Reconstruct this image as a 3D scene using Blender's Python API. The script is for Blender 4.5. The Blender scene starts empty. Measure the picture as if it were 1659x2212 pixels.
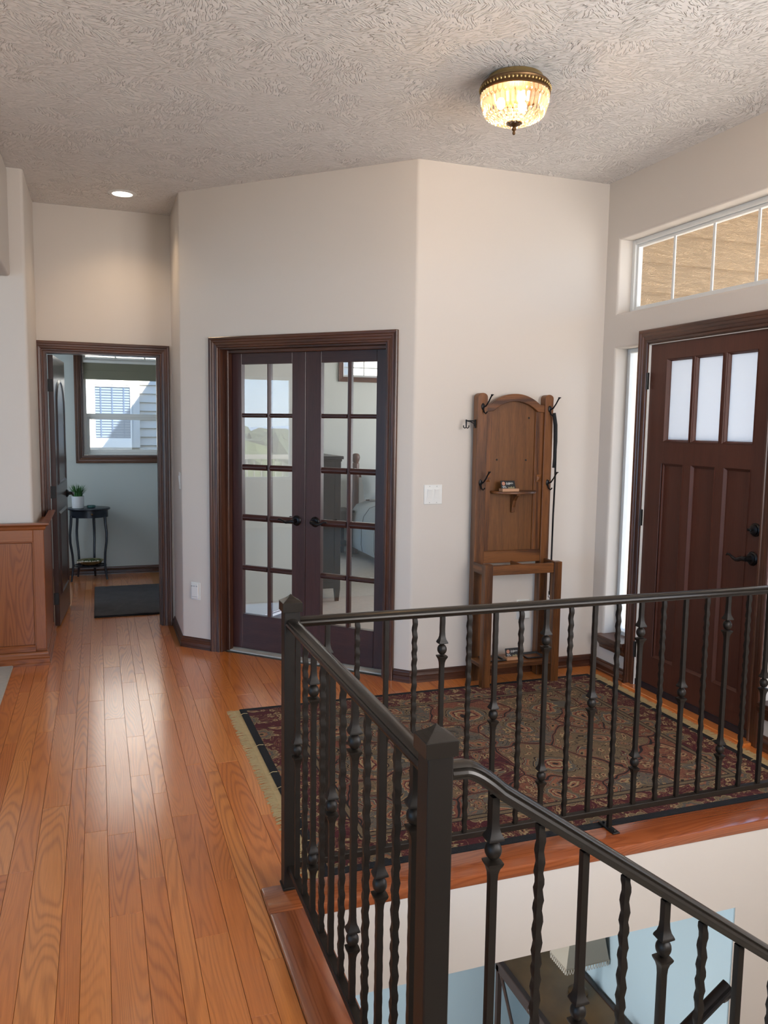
import bpy, bmesh, math, random
from mathutils import Vector, Matrix, noise as mnoise
random.seed(7)
sc = bpy.context.scene
COL = sc.collection

# ------------------------------------------------------------------ camera
CAM_F, CAM_H = 1742.68, 1.5365
cam_d = bpy.data.cameras.new('camera'); cam = bpy.data.objects.new('camera', cam_d); COL.objects.link(cam)
cam_d.sensor_fit = 'HORIZONTAL'; cam_d.sensor_width = 36.0
cam_d.lens = CAM_F / 1659.0 * 36.0; cam_d.clip_start = .05; cam_d.clip_end = 500
_R = Vector((0.94284425, -0.33292957, 0.01423414)); _U = Vector((0.021745, 0.1040928, 0.99432985)); _F = Vector((0.33252348, 0.93718866, -0.10538286))
cam.matrix_world = Matrix(((_R.x, _U.x, -_F.x, 0), (_R.y, _U.y, -_F.y, 0), (_R.z, _U.z, -_F.z, CAM_H), (0, 0, 0, 1)))
sc.camera = cam

# ------------------------------------------------------------------ view, world, sun, daylight
vs = sc.view_settings
vs.view_transform = 'Standard'; vs.look = 'None'; vs.gamma = 1.0; vs.use_curve_mapping = False
vs.exposure = 0.24
sc.cycles.max_bounces = 6; sc.cycles.diffuse_bounces = 3; sc.cycles.glossy_bounces = 4
sc.cycles.transmission_bounces = 8; sc.cycles.transparent_max_bounces = 16
sc.cycles.sample_clamp_indirect = 5.0; sc.cycles.use_adaptive_sampling = True; sc.cycles.adaptive_threshold = .05; sc.cycles.caustics_reflective = False; sc.cycles.caustics_refractive = False

world = bpy.data.worlds.new('world'); sc.world = world; world.use_nodes = True
wn = world.node_tree; wn.nodes.clear()
tc_ = wn.nodes.new('ShaderNodeTexCoord'); sp_ = wn.nodes.new('ShaderNodeSeparateXYZ'); cr_ = wn.nodes.new('ShaderNodeValToRGB')
wn.links.new(tc_.outputs['Generated'], sp_.inputs[0]); wn.links.new(sp_.outputs[2], cr_.inputs[0])
for k_, (p_, c_) in enumerate(((0.0, (.58, .74, .90)), (.12, (.42, .65, .92)), (.45, (.24, .46, .82)), (1.0, (.15, .32, .66)))):
    e_ = cr_.color_ramp.elements[k_] if k_ < 2 else cr_.color_ramp.elements.new(p_)
    e_.position = p_; e_.color = c_ + (1,)
bg = wn.nodes.new('ShaderNodeBackground'); bg.inputs['Strength'].default_value = 3.6
wo = wn.nodes.new('ShaderNodeOutputWorld')
wn.links.new(cr_.outputs[0], bg.inputs['Color']); wn.links.new(bg.outputs[0], wo.inputs['Surface'])

def lamp(name, typ, loc, direction, energy, color, **kw):
    d = bpy.data.lights.new(name, typ); d.energy = energy; d.color = color
    for k, v in kw.items(): setattr(d, k, v)
    o = bpy.data.objects.new(name, d); COL.objects.link(o); o.location = loc
    o.rotation_euler = Vector(direction).to_track_quat('-Z', 'Y').to_euler()
    return o
lamp('sun', 'SUN', (0, 0, 20), (-.45, .6, -.634), 34.0, (1, .94, .84), angle=.009)
# daylight entering through the windows of the house (each fills one opening; bathroom and lower room ones are added)
DAY = (1.0, .965, .945)
lamp('daylight_living', 'AREA', (-5.62, -.9, 1.35), (1, .12, .08), 76, (.25, .58, 1.0), shape='RECTANGLE', size=4.6, size_y=2.1)
lamp('daylight_back', 'AREA', (-.6, -4.12, 1.45), (0, 1, .3), 14, DAY, shape='RECTANGLE', size=3.4, size_y=2.0)
lamp('daylight_stair', 'AREA', (2.28, -.37, 1.80), (0, 1, .12), 68, DAY, shape='RECTANGLE', size=1.3, size_y=1.6)
lamp('daylight_front', 'AREA', (3.22, .6, 1.75), (-1, 0, .3), 24, DAY, shape='RECTANGLE', size=1.8, size_y=1.5)
lamp('daylight_bedroom', 'AREA', (5.28, 7.4, 1.5), (-1, 0, 0), 60, DAY, shape='RECTANGLE', size=1.8, size_y=1.4)
lamp('fill_bathroom', 'AREA', (-1.30, 7.55, 1.6), (1, .1, 0), 12, (.74, .88, 1.0), shape='RECTANGLE', size=1.1, size_y=1.2)  # added fill that lifts the dim bathroom, no such side window seen
lamp('fill_lower', 'AREA', (-.95, 3.4, -1.4), (1, 0, 0), 85, DAY, shape='RECTANGLE', size=1.6, size_y=1.2)  # added fill for the blue lower room, its window is made up

# ------------------------------------------------------------------ node helpers
def new_mat(name):
    m = bpy.data.materials.new(name); m.use_nodes = True
    nt = m.node_tree; nt.nodes.clear()
    out = nt.nodes.new('ShaderNodeOutputMaterial')
    return m, nt, out
def nd(nt, typ, ins=None, **props):
    n = nt.nodes.new(typ)
    for k, v in props.items(): setattr(n, k, v)
    for k, v in (ins or {}).items():
        s = n.inputs[k]
        if isinstance(v, bpy.types.NodeSocket): nt.links.new(v, s)
        else:
            if isinstance(v, tuple) and len(v) == 3 and s.type == 'RGBA': v = v + (1,)
            s.default_value = v
    return n
def mt(nt, op, a, b=0.0, c=None, clamp=False):
    ins = {0: a, 1: b}
    if c is not None: ins[2] = c
    n = nd(nt, 'ShaderNodeMath', ins, operation=op); n.use_clamp = clamp
    return n.outputs[0]
def vm(nt, op, a, b=(0, 0, 0)):
    n = nd(nt, 'ShaderNodeVectorMath', {0: a, 1: b}, operation=op)
    return n
def mix(nt, fac, a, b, blend='MIX'):
    n = nt.nodes.new('ShaderNodeMix'); n.data_type = 'RGBA'; n.blend_type = blend
    for i, v in ((0, fac), (6, a), (7, b)):
        if isinstance(v, bpy.types.NodeSocket): nt.links.new(v, n.inputs[i])
        else: n.inputs[i].default_value = (v + (1,)) if isinstance(v, tuple) and len(v) == 3 else v
    return n.outputs[2]
def ramp(nt, fac, stops, interp='LINEAR'):
    n = nt.nodes.new('ShaderNodeValToRGB'); cr = n.color_ramp; cr.interpolation = interp
    while len(cr.elements) < len(stops): cr.elements.new(.5)
    for e, (p, c) in zip(cr.elements, stops):
        e.position = p; e.color = tuple(c) + (1,) if len(c) == 3 else c
    nt.links.new(fac, n.inputs[0]); return n.outputs[0]
def bsdf(nt, out, col, rough=.5, bump=None, bstr=.1, bdist=.002, **kw):
    ins = {'Base Color': col, 'Roughness': rough}
    for k, v in kw.items(): ins[k.replace('_', ' ')] = v
    b = nd(nt, 'ShaderNodeBsdfPrincipled', ins)
    if bump is not None:
        bp = nd(nt, 'ShaderNodeBump', {'Height': bump, 'Strength': bstr, 'Distance': bdist}); nt.links.new(bp.outputs[0], b.inputs['Normal'])
    nt.links.new(b.outputs[0], out.inputs['Surface']); return b
def objco(nt): return nd(nt, 'ShaderNodeTexCoord').outputs['Object']

def m_plain(name, col, rough=.5, bscale=0, bstr=.1, var=0.0, **kw):
    m, nt, out = new_mat(name); c = objco(nt); bump = None; cc = col
    if bscale:
        bump = nd(nt, 'ShaderNodeTexNoise', {'Vector': c, 'Scale': bscale, 'Detail': 3.0}).outputs[0]
    if var:
        n = nd(nt, 'ShaderNodeTexNoise', {'Vector': c, 'Scale': max(bscale * .2, 3.0), 'Detail': 3.0}).outputs[0]
        cc = mix(nt, n, tuple(x * (1 - var) for x in col), tuple(min(1, x * (1 + var)) for x in col))
    bsdf(nt, out, cc, rough, bump, bstr, **kw); return m
def m_wood(name, dark, light, axis='Z', scale=26, rough=.35, contrast=1.0, rings=5.0, bstr=.08, coat=.15):
    m, nt, out = new_mat(name)
    c = objco(nt); rnd = nd(nt, 'ShaderNodeObjectInfo').outputs['Random']
    off = nd(nt, 'ShaderNodeCombineXYZ', {0: mt(nt, 'MULTIPLY', rnd, 13.0), 1: mt(nt, 'MULTIPLY', rnd, 29.0), 2: mt(nt, 'MULTIPLY', rnd, 7.0)}).outputs[0]
    c = vm(nt, 'ADD', c, off).outputs[0]
    s = {'X': (.055, 1, 1), 'Y': (1, .055, 1), 'Z': (1, 1, .055), 'XY': (.06, .06, 1)}[axis]
    v = vm(nt, 'MULTIPLY', c, s).outputs[0]
    big = nd(nt, 'ShaderNodeTexNoise', {'Vector': v, 'Scale': scale * .32, 'Detail': 1.5, 'Roughness': .4}).outputs[0]
    ring = mt(nt, 'SINE', mt(nt, 'MULTIPLY', big, rings * 6.2832))
    fine = nd(nt, 'ShaderNodeTexNoise', {'Vector': v, 'Scale': scale * 7, 'Detail': 3.0, 'Roughness': .65}).outputs[0]
    f = mt(nt, 'ADD', mt(nt, 'MULTIPLY', ring, .22 * contrast), mt(nt, 'MULTIPLY', fine, 1.0))
    f = mt(nt, 'ADD', f, mt(nt, 'MULTIPLY', mt(nt, 'SUBTRACT', rnd, .5), .12))
    col = ramp(nt, f, [(.22, dark), (.5, tuple((a + b) / 2 for a, b in zip(dark, light))), (.78, light)])
    bsdf(nt, out, col, rough, f, bstr, .001, Coat_Weight=coat, Coat_Roughness=.2); return m
def m_glass(name, f0, tint=(1, 1, 1)):
    m, nt, out = new_mat(name)
    fc = nd(nt, 'ShaderNodeLayerWeight', {'Blend': .5}).outputs['Facing']
    fac = mt(nt, 'ADD', mt(nt, 'MULTIPLY', mt(nt, 'POWER', fc, 5.0), 1 - f0), f0, clamp=True)
    tr = nd(nt, 'ShaderNodeBsdfTransparent', {'Color': tint}); gl = nd(nt, 'ShaderNodeBsdfGlossy', {'Color': (1, 1, 1), 'Roughness': .0})
    mx = nd(nt, 'ShaderNodeMixShader', {0: fac, 1: tr.outputs[0], 2: gl.outputs[0]})
    nt.links.new(mx.outputs[0], out.inputs['Surface']); return m

M = {}
M['wall'] = m_plain('warm_white_paint', (.68, .615, .555), .7, 90, .06)
M['bullwall'] = M['wall']
M['bath_wall'] = m_plain('grey_blue_paint', (.54, .58, .57), .7, 90, .06)
M['bed_wall'] = m_plain('pale_green_grey_paint', (.60, .62, .58), .7, 90, .05)
M['blue_wall'] = m_plain('light_blue_paint', (.40, .54, .62), .7, 90, .05)
M['white_trim'] = m_plain('white_vinyl', (.80, .80, .78), .35)
M['plate'] = m_plain('white_plastic', (.78, .77, .74), .35)
M['greyplate'] = m_plain('grey_plastic', (.45, .45, .45), .4)
M['trim'] = m_wood('dark_red_brown_trim', (.045, .014, .007), (.11, .038, .017), 'Z', 26, .32)
M['trim_h'] = m_wood('dark_red_brown_trim_flat', (.045, .014, .007), (.11, .038, .017), 'XY', 26, .32)
M['french'] = m_wood('mahogany_stile', (.032, .010, .009), (.062, .021, .018), 'Z', 26, .35, .5)
M['french_h'] = m_wood('mahogany_rail', (.032, .010, .009), (.062, .021, .018), 'XY', 26, .35, .5)
M['fdoor'] = m_wood('red_brown_door', (.066, .017, .008), (.095, .026, .013), 'Z', 26, .5, .4, coat=.0)
M['ddoor'] = m_wood('dark_brown_door', (.040, .016, .012), (.064, .027, .019), 'Z', 26, .28, .4)
M['oak'] = m_wood('brown_oak', (.062, .019, .004), (.205, .072, .017), 'Z', 26, .42, 1.0, coat=.04)
M['oak_h'] = m_wood('brown_oak_cross', (.062, .019, .005), (.21, .074, .018), 'XY', 26, .42, 1.4, coat=.04)
M['oak_panel'] = m_wood('brown_oak_panel', (.095, .033, .008), (.195, .074, .018), 'Z', 40, .45, .4, coat=.0)
M['wains'] = m_wood('red_oak_panel', (.085, .026, .008), (.26, .095, .028), 'Z', 11, .33, 1.6, 16.0)
M['wains_h'] = m_wood('red_oak_rail', (.085, .026, .008), (.24, .088, .026), 'XY', 18, .33, 1.4, 12.0)
M['curb'] = m_wood('red_oak_nosing_y', (.10, .030, .010), (.26, .088, .028), 'Y', 22, .22, .9, 5.0, .08, .4)
M['curb_x'] = m_wood('red_oak_nosing_x', (.10, .030, .010), (.26, .088, .028), 'X', 22, .22, .9, 5.0, .08, .4)
M['bronze'] = m_plain('dark_bronze_iron', (.013, .009, .006), .45, 160, .05, 0, Specular_IOR_Level=.3)
M['railtop'] = m_plain('dark_bronze_rail', (.018, .013, .009), .26, 0, .05, 0, Metallic=.15)
M['black_metal'] = m_plain('oil_black_metal', (.012, .011, .012), .33, 0, .05, 0, Metallic=.6)
M['hinge'] = m_plain('black_hinge', (.008, .007, .007), .5)
M['brass'] = m_plain('aged_brass', (.42, .30, .13), .32, 0, 0, 0, Metallic=.9)
M['dark_brass'] = m_plain('dark_brass', (.16, .09, .04), .4, 60, .2, 0, Metallic=.8)
M['chrome'] = m_plain('chrome', (.7, .7, .7), .2, 0, 0, 0, Metallic=1.0)
M['black_plastic'] = m_plain('black_tray', (.012, .013, .014), .4)
M['navy_black'] = m_plain('blue_black_lacquer', (.010, .013, .022), .3)
M['leash'] = m_plain('black_webbing', (.008, .008, .009), .8)
M['cardwood'] = m_plain('pale_wood', (.50, .27, .15), .5, 40, .1, .15)
M['cardblack'] = m_plain('black_card', (.010, .010, .011), .4)
M['cardwhite'] = m_plain('white_print', (.75, .74, .70), .6)
M['cardtan'] = m_plain('tan_print', (.22, .19, .10), .6)
M['cardface'] = m_plain('orange_print', (.50, .22, .14), .6)
M['mat'] = m_plain('dark_charcoal_pile', (.060, .052, .055), .95, 40, .8, .3)
M['carpet'] = m_plain('pale_carpet', (.50, .47, .41), .95, 220, .6, .12)
M['bedcarpet'] = m_plain('cream_carpet', (.52, .49, .44), .95, 160, .6, .12)
M['shade_cloth'] = m_plain('olive_shade_cloth', (.23, .22, .16), .85, 120, .2)
M['bed_cloth'] = m_plain('grey_blue_quilt', (.36, .40, .40), .85, 50, .3)
M['seam'] = m_plain('dark_grey_seam', (.12, .13, .13), .8)
M['espresso'] = m_plain('espresso_wood', (.020, .014, .012), .45, 30, .05, .2)
M['bedpost'] = m_wood('brown_bedpost', (.06, .022, .012), (.13, .05, .026), 'Z', 26, .4)
M['pot'] = m_plain('white_ceramic', (.66, .68, .72), .3)
M['teal'] = m_plain('teal_dish', (.06, .16, .15), .3)
M['grass'] = m_plain('green_blades', (.045, .16, .04), .5, 20, 0, .5)
M['basket'] = m_plain('woven_straw', (.20, .17, .085), .85, 90, .8, .35)
M['moss'] = m_plain('green_moss', (.07, .09, .03), .9, 60, .8, .4)
M['pebble'] = m_plain('white_pebble', (.62, .58, .50), .6)
M['fringe'] = m_plain('cream_fringe', (.46, .34, .17), .9, 200, .3, .15)
M['rugblack'] = m_plain('black_rug_edge', (.008, .009, .012), .95, 200, .5)
M['tan_siding'] = None
M['neigh_siding'] = m_plain('pale_grey_siding', (.44, .43, .40), .8, 60, .1)
M['neigh_trim'] = m_plain('white_exterior_trim', (.50, .50, .48), .6)
M['neigh_glass'] = m_plain('blue_grey_glass', (.02, .035, .07), .25)
M['blind'] = m_plain('pale_blue_slats', (.055, .08, .115), .6)
M['lampshade'] = m_plain('cream_lampshade', (.38, .35, .29), .8, 80, .1)
M['consoletop'] = m_plain('mottled_brown_burl', (.17, .10, .036), .35, 22, .02, .75)
M['console'] = m_plain('dark_console_wood', (.038, .020, .014), .35, 30, .05, .3)
M['ground'] = m_plain('dry_grass_ground', (.13, .12, .075), 1, 2, 0, .3)
M['concrete'] = m_plain('concrete', (.42, .41, .39), .9, 60, .2)
M['roofing'] = m_plain('grey_roofing', (.15, .15, .15), .9)
M['leaf'] = m_plain('tree_leaves', (.055, .075, .022), .9, 4, 0, .6)
M['leaf2'] = m_plain('tree_leaves_dark', (.028, .045, .022), .9, 4, 0, .6)
M['bark'] = m_plain('bark', (.08, .05, .03), .9)
M['hill'] = m_plain('far_blue_hills', (.16, .24, .36), 1, .05, 0, .2)
M['housewhite'] = m_plain('house_walls', (.55, .52, .48), .8)
M['deckrail'] = m_plain('grey_deck_paint', (.22, .22, .20), .7)
M['glass'] = m_glass('clear_glass', .035)
M['glass_french'] = m_glass('french_door_glass', .08)

# frosted glass of the front door
m, nt, out = new_mat('frosted_glass')
tl = nd(nt, 'ShaderNodeBsdfTranslucent', {'Color': (.58, .60, .63)}); gg = nd(nt, 'ShaderNodeBsdfGlossy', {'Color': (1, 1, 1), 'Roughness': .25})
mx = nd(nt, 'ShaderNodeMixShader', {0: .06, 1: tl.outputs[0], 2: gg.outputs[0]}); nt.links.new(mx.outputs[0], out.inputs['Surface']); M['frost'] = m
# crystal
m, nt, out = new_mat('cut_crystal')
tl = nd(nt, 'ShaderNodeBsdfTranslucent', {'Color': (1, .93, .80)}); gg = nd(nt, 'ShaderNodeBsdfGlossy', {'Color': (1, .97, .92), 'Roughness': .05})
tr = nd(nt, 'ShaderNodeBsdfTransparent', {'Color': (1, .96, .88)})
m1 = nd(nt, 'ShaderNodeMixShader', {0: .86, 1: tl.outputs[0], 2: gg.outputs[0]}); m2 = nd(nt, 'ShaderNodeMixShader', {0: .66, 1: m1.outputs[0], 2: tr.outputs[0]})
nt.links.new(m2.outputs[0], out.inputs['Surface']); M['crystal'] = m
def m_emit(name, col, strength):
    m, nt, out = new_mat(name); e = nd(nt, 'ShaderNodeEmission', {'Color': col, 'Strength': strength}); nt.links.new(e.outputs[0], out.inputs['Surface']); return m
M['bulb'] = m_emit('lit_bulb', (1, .78, .48), 25.0)
M['lens'] = m_emit('lit_downlight_lens', (1, .93, .82), 6.0)

# ceiling: brushed stomp texture
m, nt, out = new_mat('stomped_ceiling'); c = objco(nt)
cn = nd(nt, 'ShaderNodeTexNoise', {'Vector': c, 'Scale': 6.0, 'Detail': 2.0})
cw = vm(nt, 'ADD', c, vm(nt, 'MULTIPLY', cn.outputs['Color'], (.07, .07, 0)).outputs[0]).outputs[0]
vo = nd(nt, 'ShaderNodeTexVoronoi', {'Vector': cw, 'Scale': 8.0, 'Randomness': 1.0}, voronoi_dimensions='2D')
sepc = nd(nt, 'ShaderNodeSeparateColor', {0: vo.outputs['Color']}); ang = mt(nt, 'MULTIPLY', sepc.outputs[0], 6.2832)
loc = vm(nt, 'SUBTRACT', cw, vo.outputs['Position']).outputs[0]
sx = nd(nt, 'ShaderNodeSeparateXYZ', {0: loc})
u = mt(nt, 'ADD', mt(nt, 'MULTIPLY', sx.outputs[0], mt(nt, 'COSINE', ang)), mt(nt, 'MULTIPLY', sx.outputs[1], mt(nt, 'SINE', ang)))
v = mt(nt, 'SUBTRACT', mt(nt, 'MULTIPLY', sx.outputs[1], mt(nt, 'COSINE', ang)), mt(nt, 'MULTIPLY', sx.outputs[0], mt(nt, 'SINE', ang)))
st = nd(nt, 'ShaderNodeCombineXYZ', {0: mt(nt, 'MULTIPLY', u, 130.0), 1: mt(nt, 'MULTIPLY', v, 26.0), 2: mt(nt, 'MULTIPLY', sepc.outputs[1], 50.0)}).outputs[0]
ln = nd(nt, 'ShaderNodeTexNoise', {'Vector': st, 'Scale': 1.0, 'Detail': 1.0}).outputs[0]
ln = ramp(nt, ln, [(.50, (0, 0, 0)), (.60, (1, 1, 1))])
bsdf(nt, out, (.87, .83, .80), .8, ln, 1.0, .007); M['ceiling'] = m

# oak strip floor (one material, per-plank variation by object)
def m_planks(name, stretch=(1, .085, 1), cols=None, gloss=(.30, 1.0)):
    m, nt, out = new_mat(name)
    c = objco(nt); rnd = nd(nt, 'ShaderNodeObjectInfo').outputs['Random']
    wn_ = nd(nt, 'ShaderNodeTexWhiteNoise', {'W': mt(nt, 'MULTIPLY', rnd, 91.7)}, noise_dimensions='1D')
    off = vm(nt, 'SCALE', wn_.outputs['Color']); off.inputs['Scale'].default_value = 40.0
    c2 = vm(nt, 'ADD', vm(nt, 'MULTIPLY', c, stretch).outputs[0], off.outputs[0]).outputs[0]
    big = nd(nt, 'ShaderNodeTexNoise', {'Vector': c2, 'Scale': 7.5, 'Detail': 1.2, 'Roughness': .4, 'Distortion': .25}).outputs[0]
    ring = mt(nt, 'SINE', mt(nt, 'MULTIPLY', big, 210.0))
    ring = mt(nt, 'POWER', mt(nt, 'MULTIPLY_ADD', ring, .5, .5), 2.2)
    fine = nd(nt, 'ShaderNodeTexNoise', {'Vector': vm(nt, 'MULTIPLY', c2, tuple(1 if q == 1 else .35 for q in stretch)).outputs[0], 'Scale': 230.0, 'Detail': 3.0, 'Roughness': .6}).outputs[0]
    amt = mt(nt, 'MULTIPLY_ADD', nd(nt, 'ShaderNodeTexWhiteNoise', {'W': mt(nt, 'MULTIPLY', rnd, 17.3)}, noise_dimensions='1D').outputs['Value'], .27, .12)
    f = mt(nt, 'ADD', mt(nt, 'MULTIPLY', ring, amt), mt(nt, 'MULTIPLY', fine, .50))
    base = ramp(nt, wn_.outputs['Value'], cols or [(0, (.72, .210, .038)), (.35, (.81, .255, .050)), (.7, (.86, .29, .060)), (1, (.90, .335, .082))])
    dark = mix(nt, 1.0, base, (.47, .36, .30), 'MULTIPLY')
    col = mix(nt, mt(nt, 'MULTIPLY', f, 1.25, clamp=True), base, dark)
    hgt = mt(nt, 'ADD', mt(nt, 'MULTIPLY', ring, .6), mt(nt, 'MULTIPLY', fine, .4))
    bsdf(nt, out, col, gloss[0], hgt, .14, .0012, Coat_Weight=gloss[1], Coat_Roughness=.19, Coat_IOR=1.62, Specular_IOR_Level=.35); return m
M['plank'] = m_planks('honey_oak_strip')
WC = [(0, (.30, .085, .022)), (1, (.36, .11, .028))]
M['wains'] = m_planks('red_oak_panel', (1, 1, .085), WC, (.34, .3)); M['wains_h'] = m_planks('red_oak_rail', (.085, .085, 1), WC, (.34, .3))
CC = [(0, (.38, .105, .032)), (1, (.46, .135, .042))]
M['curb'] = m_planks('red_oak_nosing_y', (1, .085, 1), CC, (.24, .5)); M['curb_x'] = m_planks('red_oak_nosing_x', (.085, 1, 1), CC, (.24, .5))
M['subfloor'] = m_plain('oak_floor_gap', (.34, .13, .04), .6)

# tan lap siding with pressed wood grain
m, nt, out = new_mat('tan_lap_siding'); c = objco(nt)
cv = vm(nt, 'MULTIPLY', c, (.22, 1, 1)).outputs[0]
n1 = nd(nt, 'ShaderNodeTexNoise', {'Vector': cv, 'Scale': 38.0, 'Detail': 3.0, 'Distortion': 1.4}).outputs[0]
wv = mt(nt, 'SINE', mt(nt, 'MULTIPLY', n1, 60.0))
bsdf(nt, out, mix(nt, n1, (.36, .24, .135), (.45, .315, .185)), .8, wv, .7, .004); M['tan_siding'] = m

# oriental rug
def m_rug(a, b):
    m, nt, out = new_mat('oriental_rug_pile')
    c = objco(nt); s = nd(nt, 'ShaderNodeSeparateXYZ', {0: c}); px, py = s.outputs[0], s.outputs[1]
    p2 = nd(nt, 'ShaderNodeCombineXYZ', {0: px, 1: py, 2: 0.0}).outputs[0]
    wob = nd(nt, 'ShaderNodeTexNoise', {'Vector': p2, 'Scale': 4.0, 'Detail': 2.0}).outputs['Color']
    pw = vm(nt, 'ADD', p2, vm(nt, 'MULTIPLY', vm(nt, 'SUBTRACT', wob, (.5, .5, .5)).outputs[0], (.26, .26, 0)).outputs[0]).outputs[0]
    d = mt(nt, 'MINIMUM', mt(nt, 'SUBTRACT', a, mt(nt, 'ABSOLUTE', px)), mt(nt, 'SUBTRACT', b, mt(nt, 'ABSOLUTE', py)))
    def cell(vec, scale, rand, pet, amp, phase=0.0):
        v_ = nd(nt, 'ShaderNodeTexVoronoi', {'Vector': vec, 'Scale': scale, 'Randomness': rand}, voronoi_dimensions='2D')
        l = vm(nt, 'SUBTRACT', vec, v_.outputs['Position']).outputs[0]; q = nd(nt, 'ShaderNodeSeparateXYZ', {0: l})
        th = mt(nt, 'ARCTAN2', q.outputs[1], q.outputs[0])
        pt = mt(nt, 'ABSOLUTE', mt(nt, 'SINE', mt(nt, 'MULTIPLY_ADD', th, pet / 2, phase)))
        r = mt(nt, 'MULTIPLY', v_.outputs['Distance'], mt(nt, 'SUBTRACT', 1 + amp, mt(nt, 'MULTIPLY', pt, amp)))
        rc = nd(nt, 'ShaderNodeSeparateColor', {0: v_.outputs['Color']})
        return r, rc.outputs[0], rc.outputs[1], v_.outputs['Distance']
    MAR, DK, TAN, SAL, SLA, TAU, CRM, TER = (.085, .008, .013), (.016, .008, .008), (.30, .185, .085), (.30, .115, .060), (.115, .105, .085), (.18, .125, .068), (.40, .29, .15), (.21, .066, .038)
    # ground colours of the field in large ogee fields
    r1, k1, k1b, d1 = cell(pw, 2.7, .75, 10, .18)
    r1 = mt(nt, 'MULTIPLY', r1, mt(nt, 'MULTIPLY_ADD', k1b, .7, .75))
    ground = ramp(nt, k1, [(0, TER), (.2, SLA), (.42, MAR), (.56, TAU), (.78, SLA), (.9, TER)], 'CONSTANT')
    # small leaf mottling and florets over the ground
    r3, k3, k3b, d3 = cell(pw, 21.0, 1.0, 5, .55)
    flo = ramp(nt, r3, [(0, DK), (.10, SAL), (.2, CRM), (.34, TAN), (.40, DK)], 'CONSTANT')
    msk3 = mt(nt, 'MULTIPLY', mt(nt, 'LESS_THAN', r3, .44), mt(nt, 'GREATER_THAN', k3, .45))
    r4, k4, k4b, d4 = cell(pw, 9.0, 1.0, 6, .45)
    flo4 = ramp(nt, r4, [(0, DK), (.07, TAN), (.14, SAL), (.24, SLA), (.31, CRM), (.35, MAR), (.42, TAU)], 'CONSTANT')
    msk4 = mt(nt, 'MULTIPLY', mt(nt, 'LESS_THAN', r4, .47), mt(nt, 'GREATER_THAN', k4, .40))
    n5 = nd(nt, 'ShaderNodeTexNoise', {'Vector': pw, 'Scale': 13.0, 'Detail': 3.0, 'Distortion': 1.6}).outputs[0]
    vine = mt(nt, 'LESS_THAN', mt(nt, 'ABSOLUTE', mt(nt, 'SUBTRACT', n5, .5)), .012)
    vine2 = mt(nt, 'LESS_THAN', mt(nt, 'ABSOLUTE', mt(nt, 'SUBTRACT', n5, .43)), .011)
    vine3 = mt(nt, 'LESS_THAN', mt(nt, 'ABSOLUTE', mt(nt, 'SUBTRACT', n5, .585)), .012)
    g = mix(nt, mt(nt, 'MULTIPLY', vine2, .85), ground, DK); g = mix(nt, mt(nt, 'MULTIPLY', vine, .75), g, TAN); g = mix(nt, mt(nt, 'MULTIPLY', vine3, .7), g, SAL)
    g = mix(nt, msk3, g, flo); g = mix(nt, msk4, g, flo4)
    # outlines of the large fields
    ed = nd(nt, 'ShaderNodeTexVoronoi', {'Vector': pw, 'Scale': 2.7, 'Randomness': .75}, voronoi_dimensions='2D', feature='DISTANCE_TO_EDGE').outputs['Distance']
    g = mix(nt, mt(nt, 'LESS_THAN', ed, .030), g, TER); g = mix(nt, mt(nt, 'LESS_THAN', ed, .012), g, DK)
    # palmette in each field
    rose = ramp(nt, r1, [(0, DK), (.035, SAL), (.07, CRM), (.10, MAR), (.125, SAL), (.165, CRM), (.18, SLA), (.235, TAN), (.25, DK), (.262, TAU)], 'CONSTANT')
    inner = mt(nt, 'LESS_THAN', r1, .31)
    g = mix(nt, inner, g, rose)
    # border
    r2, k2, k2b, d2 = cell(p2, 4.6, .25, 8, .3)
    bor = ramp(nt, r2, [(0, DK), (.05, TAN), (.10, SAL), (.15, SLA), (.22, TAN), (.235, TAU), (.30, CRM), (.32, MAR)], 'CONSTANT')
    bm_ = mix(nt, vine, bor, TAN); bm_ = mix(nt, mt(nt, 'MULTIPLY', vine3, .8), bm_, SAL)
    bor = mix(nt, mt(nt, 'GREATER_THAN', r2, .32), bor, bm_); bor = mix(nt, mt(nt, 'MULTIPLY', msk3, mt(nt, 'GREATER_THAN', r2, .32)), bor, flo)
    zone = lambda t: mt(nt, 'GREATER_THAN', d, t)
    col = mix(nt, zone(.035), (.006, .007, .010), bor)
    col = mix(nt, zone(.205), col, DK); col = mix(nt, zone(.212), col, TAU); col = mix(nt, zone(.232), col, DK); col = mix(nt, zone(.239), col, g)
    pile = nd(nt, 'ShaderNodeTexNoise', {'Vector': c, 'Scale': 260.0, 'Detail': 2.0}).outputs[0]
    col = mix(nt, 1.0, col, ramp(nt, pile, [(.3, (.62, .62, .62)), (.7, (1, 1, 1))]), 'MULTIPLY')
    bsdf(nt, out, col, .95, pile, .5, .003); return m

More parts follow.
